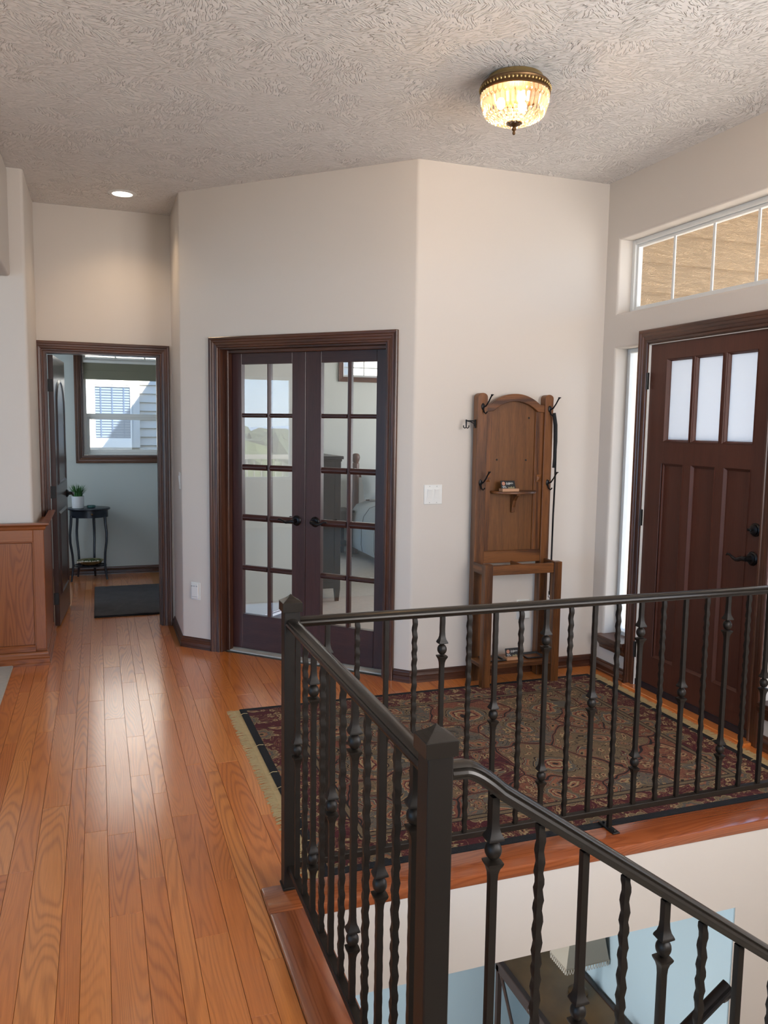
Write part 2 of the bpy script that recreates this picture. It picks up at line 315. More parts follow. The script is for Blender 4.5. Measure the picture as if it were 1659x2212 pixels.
# ------------------------------------------------------------------ mesh builder
class MB:
    def __init__(s, o=(0, 0, 0), ex=(1, 0, 0), ey=(0, 1, 0), ez=(0, 0, 1)):
        s.v = []; s.f = []; s.frame(o, ex, ey, ez)
    def frame(s, o=(0, 0, 0), ex=(1, 0, 0), ey=(0, 1, 0), ez=(0, 0, 1)):
        s.o = Vector(o); s.ex = Vector(ex); s.ey = Vector(ey); s.ez = Vector(ez); return s
    def pt(s, p): return s.o + s.ex * p[0] + s.ey * p[1] + s.ez * p[2]
    def add(s, vs_, fs):
        b = len(s.v); s.v += [s.pt(p) for p in vs_]; s.f += [tuple(b + i for i in f) for f in fs]; return s
    def box(s, x0, x1, y0, y1, z0, z1):
        return s.add([(x, y, z) for z in (z0, z1) for y in (y0, y1) for x in (x0, x1)], [(0, 2, 3, 1), (4, 5, 7, 6), (0, 1, 5, 4), (2, 6, 7, 3), (0, 4, 6, 2), (1, 3, 7, 5)])
    def taper(s, x0, x1, y0, y1, z0, z1, k):
        cx, cy = (x0 + x1) / 2, (y0 + y1) / 2; hx, hy = (x1 - x0) / 2, (y1 - y0) / 2
        vs_ = [(cx + sx_ * hx * q, cy + sy_ * hy * q, z) for z, q in ((z0, k), (z1, 1)) for sy_ in (-1, 1) for sx_ in (-1, 1)]
        return s.add(vs_, [(0, 2, 3, 1), (4, 5, 7, 6), (0, 1, 5, 4), (2, 6, 7, 3), (0, 4, 6, 2), (1, 3, 7, 5)])
    def prism(s, poly, z0, z1, ax='z'):
        n = len(poly)
        mp = {'z': lambda p, w: (p[0], p[1], w), 'y': lambda p, w: (p[0], w, p[1]), 'x': lambda p, w: (w, p[0], p[1])}[ax]
        return s.add([mp(p, z0) for p in poly] + [mp(p, z1) for p in poly],
                     [tuple(range(n))[::-1], tuple(range(n, 2 * n))] + [(i, (i + 1) % n, n + (i + 1) % n, n + i) for i in range(n)])
    def lathe(s, prof, seg=16, c=(0, 0, 0), ax='z', sx=1.0, sy=1.0):
        vs_ = []; fs = []; n = len(prof)
        for r, h in prof:
            for k in range(seg):
                a = 2 * math.pi * k / seg; p, q = r * math.cos(a) * sx, r * math.sin(a) * sy
                vs_.append({'z': (c[0] + p, c[1] + q, c[2] + h), 'y': (c[0] + p, c[1] + h, c[2] + q), 'x': (c[0] + h, c[1] + p, c[2] + q)}[ax])
        for i in range(n - 1):
            for k in range(seg):
                k2 = (k + 1) % seg; fs.append((i * seg + k, i * seg + k2, (i + 1) * seg + k2, (i + 1) * seg + k))
        fs.append(tuple(range(seg))[::-1]); fs.append(tuple((n - 1) * seg + k for k in range(seg)))
        return s.add(vs_, fs)
    def ball(s, c, r, seg=12, rings=8, sz=1.0):
        return s.lathe([(max(1e-4, r * math.sin(math.pi * i / rings)), -r * sz * math.cos(math.pi * i / rings)) for i in range(rings + 1)], seg, c)
    def tube(s, path, r, seg=6, flat=1.0):
        P = [Vector(p) for p in path]; n = len(P); vs_ = []; fs = []
        rr = r if isinstance(r, (list, tuple)) else [r] * n
        up = None
        for i in range(n):
            t = (P[min(i + 1, n - 1)] - P[max(i - 1, 0)]).normalized()
            if up is None: up = Vector((0, 0, 1)) if abs(t.z) < .9 else Vector((1, 0, 0))
            a = t.cross(up)
            a = a.normalized() if a.length > 1e-6 else Vector((1, 0, 0)); b = a.cross(t).normalized(); up = b
            for k in range(seg):
                w = 2 * math.pi * (k + .5) / seg; vs_.append(P[i] + a * rr[i] * math.cos(w) + b * rr[i] * flat * math.sin(w))
        for i in range(n - 1):
            for k in range(seg):
                k2 = (k + 1) % seg; fs.append((i * seg + k, i * seg + k2, (i + 1) * seg + k2, (i + 1) * seg + k))
        fs.append(tuple(range(seg))[::-1]); fs.append(tuple((n - 1) * seg + k for k in range(seg)))
        return s.add(vs_, fs)
    def sweep(s, prof, path, side, up=(0, 0, 1)):
        """profile (a, b): a along side direction (perp. to path, in plane), b along up. Path polyline; side = +1 / -1 of left normal in the XY plane of 'path'."""
        P = [Vector(p) for p in path]; n = len(P); m_ = len(prof); vs_ = []; fs = []; up = Vector(up)
        for i in range(n):
            t1 = (P[i] - P[i - 1]).normalized() if i else None; t2 = (P[i + 1] - P[i]).normalized() if i < n - 1 else None
            n1 = up.cross(t1).normalized() if t1 else None; n2 = up.cross(t2).normalized() if t2 else None
            if n1 is None: nn = n2
            elif n2 is None: nn = n1
            else:
                nn = (n1 + n2); nn = nn / max(1e-6, nn.dot(n1))
            for a, b in prof: vs_.append(P[i] + nn * a * side + up * b)
        for i in range(n - 1):
            for k in range(m_):
                k2 = (k + 1) % m_; fs.append((i * m_ + k, i * m_ + k2, (i + 1) * m_ + k2, (i + 1) * m_ + k))
        fs.append(tuple(range(m_))[::-1]); fs.append(tuple((n - 1) * m_ + k for k in range(m_)))
        return s.add(vs_, fs)
    def mesh(s, name, c, bevel=0, seg=1, smooth=None):
        me = bpy.data.meshes.new(name)
        bm = bmesh.new(); vv = [bm.verts.new(p - c) for p in s.v]
        for f in s.f:
            try: bm.faces.new([vv[i] for i in f])
            except ValueError: pass
        bmesh.ops.recalc_face_normals(bm, faces=bm.faces)
        if bevel:
            es = [e for e in bm.edges if len(e.link_faces) == 2 and e.calc_face_angle(0) > .6]
            bmesh.ops.bevel(bm, geom=es, offset=bevel, segments=seg, affect='EDGES', profile=.5, clamp_overlap=True)
        bm.to_mesh(me); bm.free()
        if smooth is not None:
            me.polygons.foreach_set('use_smooth', [True] * len(me.polygons)); me.set_sharp_from_angle(angle=smooth)
        return me
    def build(s, name, mat, parent=None, bevel=0, seg=1, smooth=None, label=None, cat=None, group=None, kind=None, base=None):
        if base is None:
            lo = [min(p[i] for p in s.v) for i in range(3)]; hi = [max(p[i] for p in s.v) for i in range(3)]
            base = Vector(((lo[0] + hi[0]) / 2, (lo[1] + hi[1]) / 2, lo[2]))
        base = Vector(base)
        me = s.mesh(name, base, bevel, seg, smooth); me.materials.append(M[mat] if isinstance(mat, str) else mat)
        return link(name, me, base, parent, label, cat, group, kind)
def wloc(o):
    v = Vector(o.location)
    return v + wloc(o.parent) if o.parent else v
def link(name, me, loc, parent=None, label=None, cat=None, group=None, kind=None):
    o = bpy.data.objects.new(name, me); COL.objects.link(o)
    if parent is not None:
        o.parent = parent; loc = Vector(loc) - wloc(parent)
    o.location = loc; return tag(o, label, cat, group, kind)
def tag(o, label=None, cat=None, group=None, kind=None):
    if label: o['label'] = label
    if cat: o['category'] = cat
    if group: o['group'] = group
    if kind: o['kind'] = kind
    return o
def empty(name, loc, label=None, cat=None, group=None, kind=None):
    o = bpy.data.objects.new(name, None); COL.objects.link(o); o.location = loc; o.empty_display_size = .05
    return tag(o, label, cat, group, kind)
def copy(o, loc, parent):
    c = o.copy(); COL.objects.link(c); c.parent = parent; c.location = Vector(loc) - (wloc(parent) if parent else Vector()); return c
S = 'structure'
SM = math.radians(35)

# ------------------------------------------------------------------ key dimensions (metres)
H = 3.043; XD = 3.0156; YT = 4.4124; XC = 1.7437; SW = 1.2144; YH = 6.255
C2X, C2Y = XC - SW, YT + SW
Q = 2 ** -.5
FR = dict(o=(XC, YT, 0), ex=(-Q, Q, 0), ey=(Q, Q, 0), ez=(0, 0, 1))      # french wall: u along wall, v into bedroom
def fpt(t, v=0.0): return (XC - Q * t + Q * v, YT + Q * t + Q * v)
N1 = (.572, 2.494); N2 = (.572, 1.309)

def wall_grid(name, mat, u0, u1, z0, z1, thick, openings, frame, r=.0):
    """wall with openings as one clean shell; face at v=0, body towards +v."""
    us = sorted({u0, u1} | {a for o in openings for a in o[:2]}); zs = sorted({z0, z1} | {a for o in openings for a in o[2:]})
    us = [a for a in us if u0 <= a <= u1]; zs = [a for a in zs if z0 <= a <= z1]
    def solid(i, j):
        if i < 0 or j < 0 or i >= len(us) - 1 or j >= len(zs) - 1: return False
        a, b = (us[i] + us[i + 1]) / 2, (zs[j] + zs[j + 1]) / 2
        return not any(o[0] < a < o[1] and o[2] < b < o[3] for o in openings)
    fr = MB(**frame); bm = bmesh.new(); cache = {}
    def V(i, j, k):
        if (i, j, k) not in cache: cache[(i, j, k)] = bm.verts.new(fr.pt((us[i], thick * k, zs[j])))
        return cache[(i, j, k)]
    for i in range(len(us) - 1):
        for j in range(len(zs) - 1):
            if not solid(i, j): continue
            for k in (0, 1): bm.faces.new([V(i, j, k), V(i + 1, j, k), V(i + 1, j + 1, k), V(i, j + 1, k)])
            for (di, dj), (a, b) in {(-1, 0): ((i, j), (i, j + 1)), (1, 0): ((i + 1, j), (i + 1, j + 1)), (0, -1): ((i, j), (i + 1, j)), (0, 1): ((i, j + 1), (i + 1, j + 1))}.items():
                if not solid(i + di, j + dj): bm.faces.new([V(*a, 0), V(*b, 0), V(*b, 1), V(*a, 1)])
    bmesh.ops.recalc_face_normals(bm, faces=bm.faces)
    if r:
        es = []
        for e in bm.edges:
            mid = (e.verts[0].co + e.verts[1].co) / 2 - fr.o
            u_, v_, z_ = mid.dot(fr.ex), mid.dot(fr.ey), mid.z
            if abs(v_) < 1e-4 and len(e.link_faces) == 2 and e.calc_face_angle(0) > .5 and u0 + .01 < u_ < u1 - .01 and z0 + .01 < z_ < z1 - .01: es.append(e)
        if es: bmesh.ops.bevel(bm, geom=es, offset=r, segments=4, affect='EDGES', profile=.5)
    me = bpy.data.meshes.new(name); bm.to_mesh(me); bm.free()
    me.polygons.foreach_set('use_smooth', [True] * len(me.polygons)); me.set_sharp_from_angle(angle=math.radians(30))
    me.materials.append(M[mat]); return link(name, me, (0, 0, 0), kind=S)

# ================================================================== SHELL
fl = MB()
fl.prism([(-5.5, -4), (.476, -4), (.476, 2.51), (XD, 2.51), (XD, YT + .02), (XC + .02, YT + .02), (C2X, C2Y + .05), (.6, YH + .1), (.9, YH + .12), (.9, 8.6), (-1.2, 8.6), (-1.2, YH + .1), (-.4, YH + .1), (-.4, 5.5), (-5.5, 5.5)], -.30, -.004)
floor = fl.build('floor', 'subfloor', kind=S, base=(0, 0, 0))
ceil = MB().box(-5.7, 5.4, -4.3, 9.6, H, H + .12).build('ceiling', 'ceiling', kind=S, base=(0, 0, H))

# individual floor planks
SEAMS = [-.695, -.636, -.555, -.455, -.396, -.239, -.138, -.079, .002, .102, .184, .242, .343, .415, .4755]
SEAMS[4:5] = [-.396, -.320]
wc = [.10, .059, .081, .10, .082, .059]; x = SEAMS[-1]; i = 0
while x < XD - .01:
    x = min(XD - .004, x + wc[i % 6]); SEAMS.append(x); i += 1
KNOWN = {(.002, .102): [2.515, 3.045, 4.30, 5.25], (.102, .184): [2.7, 3.55, 4.02, 4.9], (.242, .343): [2.325, 3.12, 4.2], (.184, .242): [2.95, 3.35, 4.55], (-.138, -.079): [1.9, 3.7, 5.3], (-.239, -.138): [3.35, 4.445, 5.25]}
def y_far(x):
    if x <= -.40: return 5.5
    if x < .53: return 8.58
    if x < XC: return XC + YT - x + .03
    return YT + .01
def plank(xa, xb, ya, yb, ya2=None, yb2=None):
    ya2 = ya if ya2 is None else ya2; yb2 = yb if yb2 is None else yb2; g = .0004
    b = MB(); z = random.uniform(-.0003, .0003)
    xs = (xa + g, xb - g)
    top = [(xs[0] + .0006, ya + .001, z), (xs[1] - .0006, ya2 + .001, z), (xs[1] - .0006, yb2 - .001, z), (xs[0] + .0006, yb - .001, z)]
    low = [(xs[0], ya + g, -.0012), (xs[1], ya2 + g, -.0012), (xs[1], yb2 - g, -.0012), (xs[0], yb - g, -.0012)]
    bot = [(p[0], p[1], -.012) for p in low]
    b.add(top + low + bot, [(0, 1, 2, 3)] + [(i, 4 + i, 4 + (i + 1) % 4, (i + 1) % 4) for i in range(4)] + [(4 + i, 8 + i, 8 + (i + 1) % 4, 4 + (i + 1) % 4) for i in range(4)] + [(11, 10, 9, 8)])
    b.build('plank', 'plank', floor)
for xa, xb in zip(SEAMS[:-1], SEAMS[1:]):
    xm = (xa + xb) / 2
    if xm < -.55: y0 = 4.4
    elif xm < .47: y0 = 1.2
    elif xm < .70: y0 = 2.512
    elif xm < 2.83: y0 = 4.0
    else: y0 = 2.512
    if xb > .476 and xa < .476: xb_ = .475
    yf = min(y_far(xa), y_far(xb)); cuts = [y0]
    for (ka, kb), cs in KNOWN.items():
        if abs(ka - xa) < .002: cuts += cs
    y = cuts[-1] + random.uniform(.35, 1.1)
    while y < yf - .3:
        cuts.append(y); y += random.uniform(.55, 1.35)
    for ya, yb in zip(cuts, cuts[1:] + [None]):
        if yb is None:
            plank(xa, xb, ya, y_far(xa) if xm > .53 else yf, None, y_far(xb) if xm > .53 else yf)
        else: plank(xa, xb, ya, yb)
    if -.4 < xm < .47:
        pass

MB().box(-5.5, -.53, -4, 5.448, -.002, .012).build('floor_carpet', 'carpet', bevel=.006, kind=S)

# ---- walls round the entry
r = .03
def arc(cx, cy, a0, a1, n=5): return [(cx + r * math.cos(math.radians(a0 + (a1 - a0) * i / n)), cy + r * math.sin(math.radians(a0 + (a1 - a0) * i / n))) for i in range(n + 1)]
c1 = (XC + r * (2 ** .5 - 1), YT + r); c2 = (C2X + r, XC + YT + r * 2 ** .5 - C2X - r)
TR, TL, DH = .176, 1.398, 2.03       # french opening along the wall
wf = MB()
wf.prism(arc(*c1, 270, 225) + [fpt(TR), fpt(TR, .14), (XC + .058, YT + .14)], 0, H)
pl = [fpt(TL)] + arc(*c2, 225, 180) + [(C2X, YH + .0), (C2X + .14, YH + .0), (C2X + .14, XC + YT + .14 * 2 ** .5 - C2X - .14), fpt(TL, .14)]
wf.prism(pl, 0, H)
wf.frame(**FR).box(TR, TL, 0, .14, DH, H)
wf.build('wall_french', 'wall', smooth=math.radians(20), kind=S, base=(0, 0, 0))
MB().prism([(c1[0], YT), (XD + .0, YT), (XD, YT + .14), (XC + .058, YT + .14)], 0, H).build('wall_entry', 'wall', kind=S, base=(0, 0, 0))
# front wall: u = y, v = +x
SLZ = .24; SIDH = .184; SID0 = .018
front_open = [(3.04, 3.955, -.01, 2.035), (2.70, 4.288, 2.243, 2.686), (4.045, 4.288, SLZ, 2.035), (2.70, 2.955, SLZ, 2.035), (-.35, 1.55, .95, 2.55)]
wall_grid('wall_front', 'wall', -4.1, YT + .14, -2.8, H, .16, front_open, dict(o=(XD, 0, 0), ex=(0, 1, 0), ey=(1, 0, 0), ez=(0, 0, 1)), .016)
# hall end wall with the door opening
wall_grid('wall_hall', 'wall', -.42, C2X + .14, 0, H, .12, [(-.352, .443, -.01, 2.035)], dict(o=(0, YH, 0), ex=(1, 0, 0), ey=(0, 1, 0), ez=(0, 0, 1)), .0)
# pillar wall on the left (living room side) and hall left side
pw_ = MB(); r = .022
pw_.prism([(-5.5, 5.475)] + [(-.392 - r + r * math.cos(math.radians(a)), 5.475 + r + r * math.sin(math.radians(a))) for a in (270, 292, 315, 338, 360)] + [(-.392, YH), (-.50, YH), (-.50, 5.60), (-5.5, 5.60)], 0, H)
pw_.build('wall_left', 'wall', smooth=SM, kind=S, base=(0, 0, 0))
MB().box(-.62, -.478, -4, 5.475, 2.405, H).build('wall_header', 'wall', bevel=.02, seg=3, smooth=SM, kind=S, base=(0, 0, 0))
# living room shell behind / left of the camera
wall_grid('wall_living', 'wall', -4.1, 5.6, -.3, H, .12, [(3.58, 5.2, .72, 2.24), (-3.2, 1.4, .3, 2.4)], dict(o=(-5.5, 0, 0), ex=(0, 1, 0), ey=(-1, 0, 0), ez=(0, 0, 1)), 0)
wall_grid('wall_back', 'wall', -5.6, XD + .1, -2.8, H, .12, [(-2.3, 1.1, .45, 2.45)], dict(o=(0, -4.0, 0), ex=(1, 0, 0), ey=(0, -1, 0), ez=(0, 0, 1)), 0)

wall_grid('wall_stair_back', 'wall', .72, XD, -2.75, H, .12, [(1.63, 2.93, 1.0, 2.6)], dict(o=(0, -.25, 0), ex=(1, 0, 0), ey=(0, -1, 0), ez=(0, 0, 1)), 0)

# ---- bathroom shell
wall_grid('wall_bathroom', 'bath_wall', -1.2, .95, 0, H, .14, [(-.14, .80, 1.20, 2.62)], dict(o=(0, 8.6, 0), ex=(1, 0, 0), ey=(0, 1, 0), ez=(0, 0, 1)), 0)
MB().box(.90, .95, YH + .12, 8.6, 0, H).build('wall_bathroom_side', 'bath_wall', kind=S)
wall_grid('wall_bathroom_far', 'bath_wall', YH, 8.74, 0, H, .05, [(7.0, 8.1, 1.0, 2.2)], dict(o=(-1.2, 0, 0), ex=(0, 1, 0), ey=(-1, 0, 0), ez=(0, 0, 1)), 0)  # side opening made up for the bathroom fill light
MB().box(-1.2, -.42, YH, YH + .12, 0, H).build('wall_bathroom_near', 'bath_wall', kind=S)
MB().box(C2X - .03 + .03, .90, YH + .115, YH + .125, 0, H).build('wall_bathroom_return', 'bath_wall', kind=S)

# ---- bedroom shell
MB().prism([fpt(1.8, .14), fpt(.0, .14), (5.2, YT + .14), (5.2, 9.35), (1.2, 9.35), (1.0, 6.0)], -.05, .012).build('floor_bedroom', 'bedcarpet', kind=S, base=(0, 0, 0))
db = MB(o=(*fpt(1.575, .14), 0), ex=(Q, Q, 0), ey=(-Q, Q, 0), ez=(0, 0, 1))
db.box(0, 1.20, 0, .10, 0, H); db.build('wall_bedroom_left', 'bed_wall', kind=S, base=(0, 0, 0))
wall_grid('wall_bedroom_back', 'bed_wall', 1.0, 5.2, 0, H, .14, [(2.775, 4.2, 2.12, 2.62)], dict(o=(0, 9.35, 0), ex=(1, 0, 0), ey=(0, 1, 0), ez=(0, 0, 1)), 0)
wall_grid('wall_bedroom_right', 'bed_wall', YT, 9.45, 0, H, .12, [(6.5, 8.3, .8, 2.2)], dict(o=(5.2, 0, 0), ex=(0, 1, 0), ey=(1, 0, 0), ez=(0, 0, 1)), 0)
MB().box(XD + .16, 5.3, YT + .0, YT + .14, -.2, 3.7).build('wall_bedroom_front', 'bed_wall', kind=S)

# ---- stairwell: wood nosing, floor edge, lower room
cu = MB().box(.476, .622, -1.0, 2.36, -.028, .012); curb_side = cu.build('trim_1', 'curb', bevel=.006, seg=2, smooth=SM, kind=S)
cu = MB().add([(.476, 2.511, -.028), (.476, 2.511, .012), (.622, 2.36, -.028), (.622, 2.36, .012), (XD, 2.36, -.028), (XD, 2.36, .012), (XD, 2.511, -.028), (XD, 2.511, .012), (.476, 2.36, -.028), (.476, 2.36, .012)],
              [(0, 6, 4, 2, 8), (1, 9, 3, 5, 7), (2, 4, 5, 3), (4, 6, 7, 5), (6, 0, 1, 7), (0, 8, 9, 1), (8, 2, 3, 9)])
cu.build('trim_2', 'curb_x', bevel=.006, seg=2, smooth=SM, kind=S)
LW = MB()
wall_grid('wall_stair_far', 'wall', .60, XD, -2.75, -.028, .138, [(-.5, 2.337, -2.8, -.335)], dict(o=(0, 2.364, 0), ex=(1, 0, 0), ey=(0, 1, 0), ez=(0, 0, 1)), .0)
MB().box(.50, .60, .2, 2.36, -2.75, -.029).build('wall_stair_left', 'wall', kind=S)
MB().box(2.331, 2.3368, 2.366, 2.5015, -2.75, -.337).build('wall_lower_jamb', 'blue_wall', kind=S)
MB().box(2.86, 2.98, 2.503, 4.9, -2.75, -.305).build('wall_lower_right', 'blue_wall', kind=S)
MB().box(-.8, 2.86, 4.45, 4.55, -2.75, -.305).build('wall_lower_back', 'blue_wall', kind=S)
wall_grid('wall_lower_left', 'blue_wall', 2.3, 4.55, -2.75, -.305, .1, [(2.6, 4.2, -2.0, -.8)], dict(o=(-.8, 0, 0), ex=(0, 1, 0), ey=(-1, 0, 0), ez=(0, 0, 1)), 0)  # opening made up for the lower room fill light
MB().box(-.9, 3.0, -.3, 4.6, -2.85, -2.75).build('floor_lower', 'bedcarpet', kind=S)
# stairs: upper flight falls away to the right of the near rail
stair = empty('stairs', (1.5, .75, -1.4), 'carpeted stairs falling beside the near iron railing', 'stairs')
for k in range(8):
    MB().box(.64 + .26 * k, .64 + .26 * (k + 1) + .02, .25, 1.26, -.18 * (k + 1) - .19, -.18 * (k + 1)).build('step', 'carpet', stair, bevel=.012, seg=2)
MB().prism([(.604, .03), (.66, .03), (2.6, -1.33), (2.6, -1.75), (.604, -.35)], 1.27, 1.35, 'y').build('stringer', 'wall', stair)
MB().prism([(.625, .042), (.66, .042), (2.6, -1.318), (2.6, -1.345), (.66, .010), (.625, .010)], 1.25, 1.37, 'y').build('stringer_cap', 'curb_x', stair)

# ================================================================== TRIM: casings, baseboards
CASP = [(0, 0), (0, .011), (.004, .015), (.012, .015), (.015, .010), (.020, .012), (.032, .014), (.036, .018), (.048, .018), (.052, .022), (.064, .024), (.069, .020), (.069, 0)]
def casing(name, parent, frame, u0, u1, zt, mats=('trim', 'trim_h'), W=1.0):
    P_ = [(a * W, b) for a, b in CASP]; n = len(P_)
    def board(fn, mat):
        b = MB(**frame); vs_ = [fn(a, d, 0) for a, d in P_] + [fn(a, d, 1) for a, d in P_]
        b.add(vs_, [tuple(range(n))[::-1], tuple(range(n, 2 * n))] + [(i, (i + 1) % n, n + (i + 1) % n, n + i) for i in range(n)]); b.build(name, mat, parent)
    board(lambda a, d, e: (u0 - a, -d, 0 if not e else zt + a), mats[0])
    board(lambda a, d, e: (u1 + a, -d, 0 if not e else zt + a), mats[0])
    board(lambda a, d, e: ((u0 - a) if not e else (u1 + a), -d, zt + a), mats[1])
BASP = [(0, 0), (.019, 0), (.019, .012), (.015, .016), (.015, .038), (.018, .044), (.014, .052), (.009, .060), (.008, .068), (.004, .074), (0, .074)]
def baseboard(name, path, side, mat='trim_h', k=1.0):
    return MB().sweep([(a, b * k) for a, b in BASP], [(p[0], p[1], 0) for p in path], side).build(name, mat, kind=S, base=(0, 0, 0))
baseboard('baseboard_entry', [fpt(TR - .073), (XC, YT), (XD, YT), (XD, 4.04)], -1)
baseboard('baseboard_hall', [fpt(TL + .073), (C2X, C2Y), (C2X, YH - .026)], 1)
baseboard('baseboard_front', [(XD, 2.955), (XD, 2.512)], -1)
baseboard('baseboard_bathroom', [(-1.2, 8.6), (.90, 8.6), (.90, YH + .12)], -1)
baseboard('baseboard_bedroom', [(*fpt(1.575, .142),), (fpt(1.575, .142)[0] + .84, fpt(1.575, .142)[1] + .84)], -1)

# wainscot on the pillar
wz = empty('trim_3', (-.6, 5.46, 0), kind=S)
MB().box(-5.45, -.335, 5.455, 5.474, .0, .86).build('wainscot_back', 'wains_h', wz)
for k in range(6):
    MB().box(max(-5.4, -1.155 - .85 * k), -.405 - .85 * k, 5.449, 5.4555, .13, .775).build('wainscot_panel', 'wains', wz)
    if k: MB().box(-.405 - .85 * k, -.305 - .85 * k, 5.435, 5.456, .118, .79).build('wainscot_rail', 'wains', wz, bevel=.003)
for (a, b, z0, z1, mm) in ((-.395, -.333, .10, .865, 'wains'), (-5.45, -.395, .79, .865, 'wains_h'), (-5.45, -.395, .085, .118, 'wains_h')):
    MB().box(a, b, 5.435, 5.456, z0, z1).build('wainscot_rail', mm, wz, bevel=.003)
for (p0, p1, mm) in (((-.395, 5.448, .118), (-.395, 5.448, .79), 'wains'), ((-5.45, 5.448, .79), (-.395, 5.448, .79), 'wains_h'), ((-5.45, 5.448, .118), (-.395, 5.448, .118), 'wains_h')):
    MB().tube([p0, p1], .011, 8).build('wainscot_bead', mm, wz)
MB().box(-.391, -.333, 5.456, YH - .03, .0, .86).build('wainscot_return', 'wains', wz)
CAPP = [(-.01, 0), (.006, 0), (.012, .010), (.014, .022), (.022, .028), (.034, .036), (.034, .046), (-.01, .046)]
MB().sweep(CAPP, [(-5.45, 5.435, .862), (-.333, 5.435, .862), (-.333, YH - .03, .862)], -1).build('wainscot_cap', 'wains_h', wz)
MB().sweep([(a, b * 1.15) for a, b in BASP], [(-5.45, 5.435, 0), (-.333, 5.435, 0), (-.333, YH - .03, 0)], -1).build('wainscot_base', 'wains_h', wz)

# ================================================================== DOORS
def lever(parent, base, out, along, up=(0, 0, 1), k=1.0):
    """scroll lever: rosette, neck and curved handle. out = away from door, along = direction of lever."""
    o = empty_mb = None
    O = Vector(base); E = Vector(out); A = Vector(along); Uz = Vector(up)
    b = MB(o=O, ex=A, ey=Uz, ez=E)
    h = b.lathe([(.033 * k, 0), (.034 * k, .004), (.030 * k, .009), (.026 * k, .011), (.024 * k, .015), (.014 * k, .018), (.0125 * k, .045), (.012 * k, .05)], 20).build('lever_handle', 'black_metal', parent, smooth=SM)
    c = MB(o=O, ex=A, ey=Uz, ez=E)
    pts = [(-.008, 0, .048), (.012, .001, .052), (.03, -.006, .054), (.05, -.010, .054), (.072, -.002, .053), (.092, .008, .052), (.106, .009, .051), (.114, .003, .050)]
    c.tube([(p[0] * k, p[1] * k, p[2] * k) for p in pts], [.011 * k, .0115 * k, .0105 * k, .0085 * k, .007 * k, .006 * k, .0062 * k, .0045 * k], 8).build('grip', 'black_metal', h, smooth=SM)
    return h
def hinge(parent, frame, u, v, z, w=.013, hh=.09):
    h = MB(**frame).box(u - w, u + w, v - .004, v + .002, z - hh / 2, z + hh / 2).build('hinge', 'hinge', parent)
    MB(**frame).lathe([(.006, -hh / 2), (.006, hh / 2)], 8, (u, v - .005, z)).build('knuckle', 'hinge', h)
    return h

# --- french doors
tf = empty('trim_4', (*fpt((TR + TL) / 2), 0), kind=S)
casing('casing', tf, FR, TR, TL, DH)
b = MB(**FR); b.box(TR - .001, TR + .012, -.001, .14, 0, DH); b.build('jamb', 'trim', tf)
b = MB(**FR); b.box(TL - .012, TL + .001, -.001, .14, 0, DH); b.build('jamb', 'trim', tf)
b = MB(**FR); b.box(TR + .012, TL - .012, -.001, .14, DH - .010, DH + .001); b.build('head_jamb', 'trim_h', tf)
for a, c in ((TR + .012, TR + .034), (TL - .034, TL - .012)):
    b = MB(**FR); b.box(a, c, .055, .098, 0, DH - .01); b.build('door_stop', 'trim', tf, bevel=.003)
b = MB(**FR); b.box(TR + .034, TL - .034, .055, .098, DH - .032, DH - .01); b.build('door_stop', 'trim_h', tf, bevel=.003)
b = MB(**FR); b.box(TR, TL, .06, .15, -.002, .007); b.build('threshold', 'bedcarpet', tf)
PZ = [(.256, .557), (.589, .895), (.936, 1.235), (1.272, 1.583), (1.61, 1.93)]
def french_leaf(name, ta, tb, cols, hand):
    d = empty(name, (*fpt((ta + tb) / 2, .12), .02), kind=S)
    V0, V1 = .101, .139; zb, zt = .018, DH - .014
    lo, hi = min(c[0] for c in cols), max(c[1] for c in cols)
    for a, c in ((ta, lo), (hi, tb)):
        b = MB(**FR); b.box(a, c, V0, V1, zb, zt); b.build('stile', 'french', d, bevel=.002)
    for z0, z1, in ((zb, PZ[0][0]), (PZ[-1][1], zt)):
        b = MB(**FR); b.box(lo, hi, V0, V1, z0, z1); b.build('rail', 'french_h', d, bevel=.002)
    ma, mb_ = sorted(cols)[0][1], sorted(cols)[1][0]
    b = MB(**FR); b.prism([(ma, V0 + .012), ((ma + mb_) / 2 - .004, V0), ((ma + mb_) / 2 + .004, V0), (mb_, V0 + .012), (mb_, V1), (ma, V1)], PZ[0][0], PZ[-1][1]); b.build('muntin', 'french', d)
    for (a0, a1), (b0, b1) in zip(PZ[:-1], PZ[1:]):
        zm = (a1 + b0) / 2
        for c in cols:
            b = MB(**FR); b.prism([(V0 + .012, a1), (V0, zm - .004), (V0, zm + .004), (V0 + .012, b0), (V1, b0), (V1, a1)], c[0], c[1], 'x'); b.build('muntin', 'french_h', d)
    for c in cols:
        for z0, z1 in PZ:
            b = MB(**FR); b.box(c[0] - .003, c[1] + .003, .117, .120, z0 - .003, z1 + .003); b.build('pane', 'glass_french', d)
    n = Vector((-Q, -Q, 0)); al = Vector((-Q, Q, 0)) * hand
    tl_ = (hi if hand < 0 else lo) + .038 * (1 if hand < 0 else -1)
    p = fpt(tl_, V0); lever(d, (p[0], p[1], .921), n, al)
    p2 = fpt(tl_, V1); lever(d, (p2[0], p2[1], .921), -n, al)
    return d
TM = .797
french_leaf('door_1', TM + .0015, TL - .014, [(.898, 1.07), (1.096, 1.289)], 1)
french_leaf('door_2', TR + .014, TM - .0015, [(.296, .475), (.501, .683)], -1)

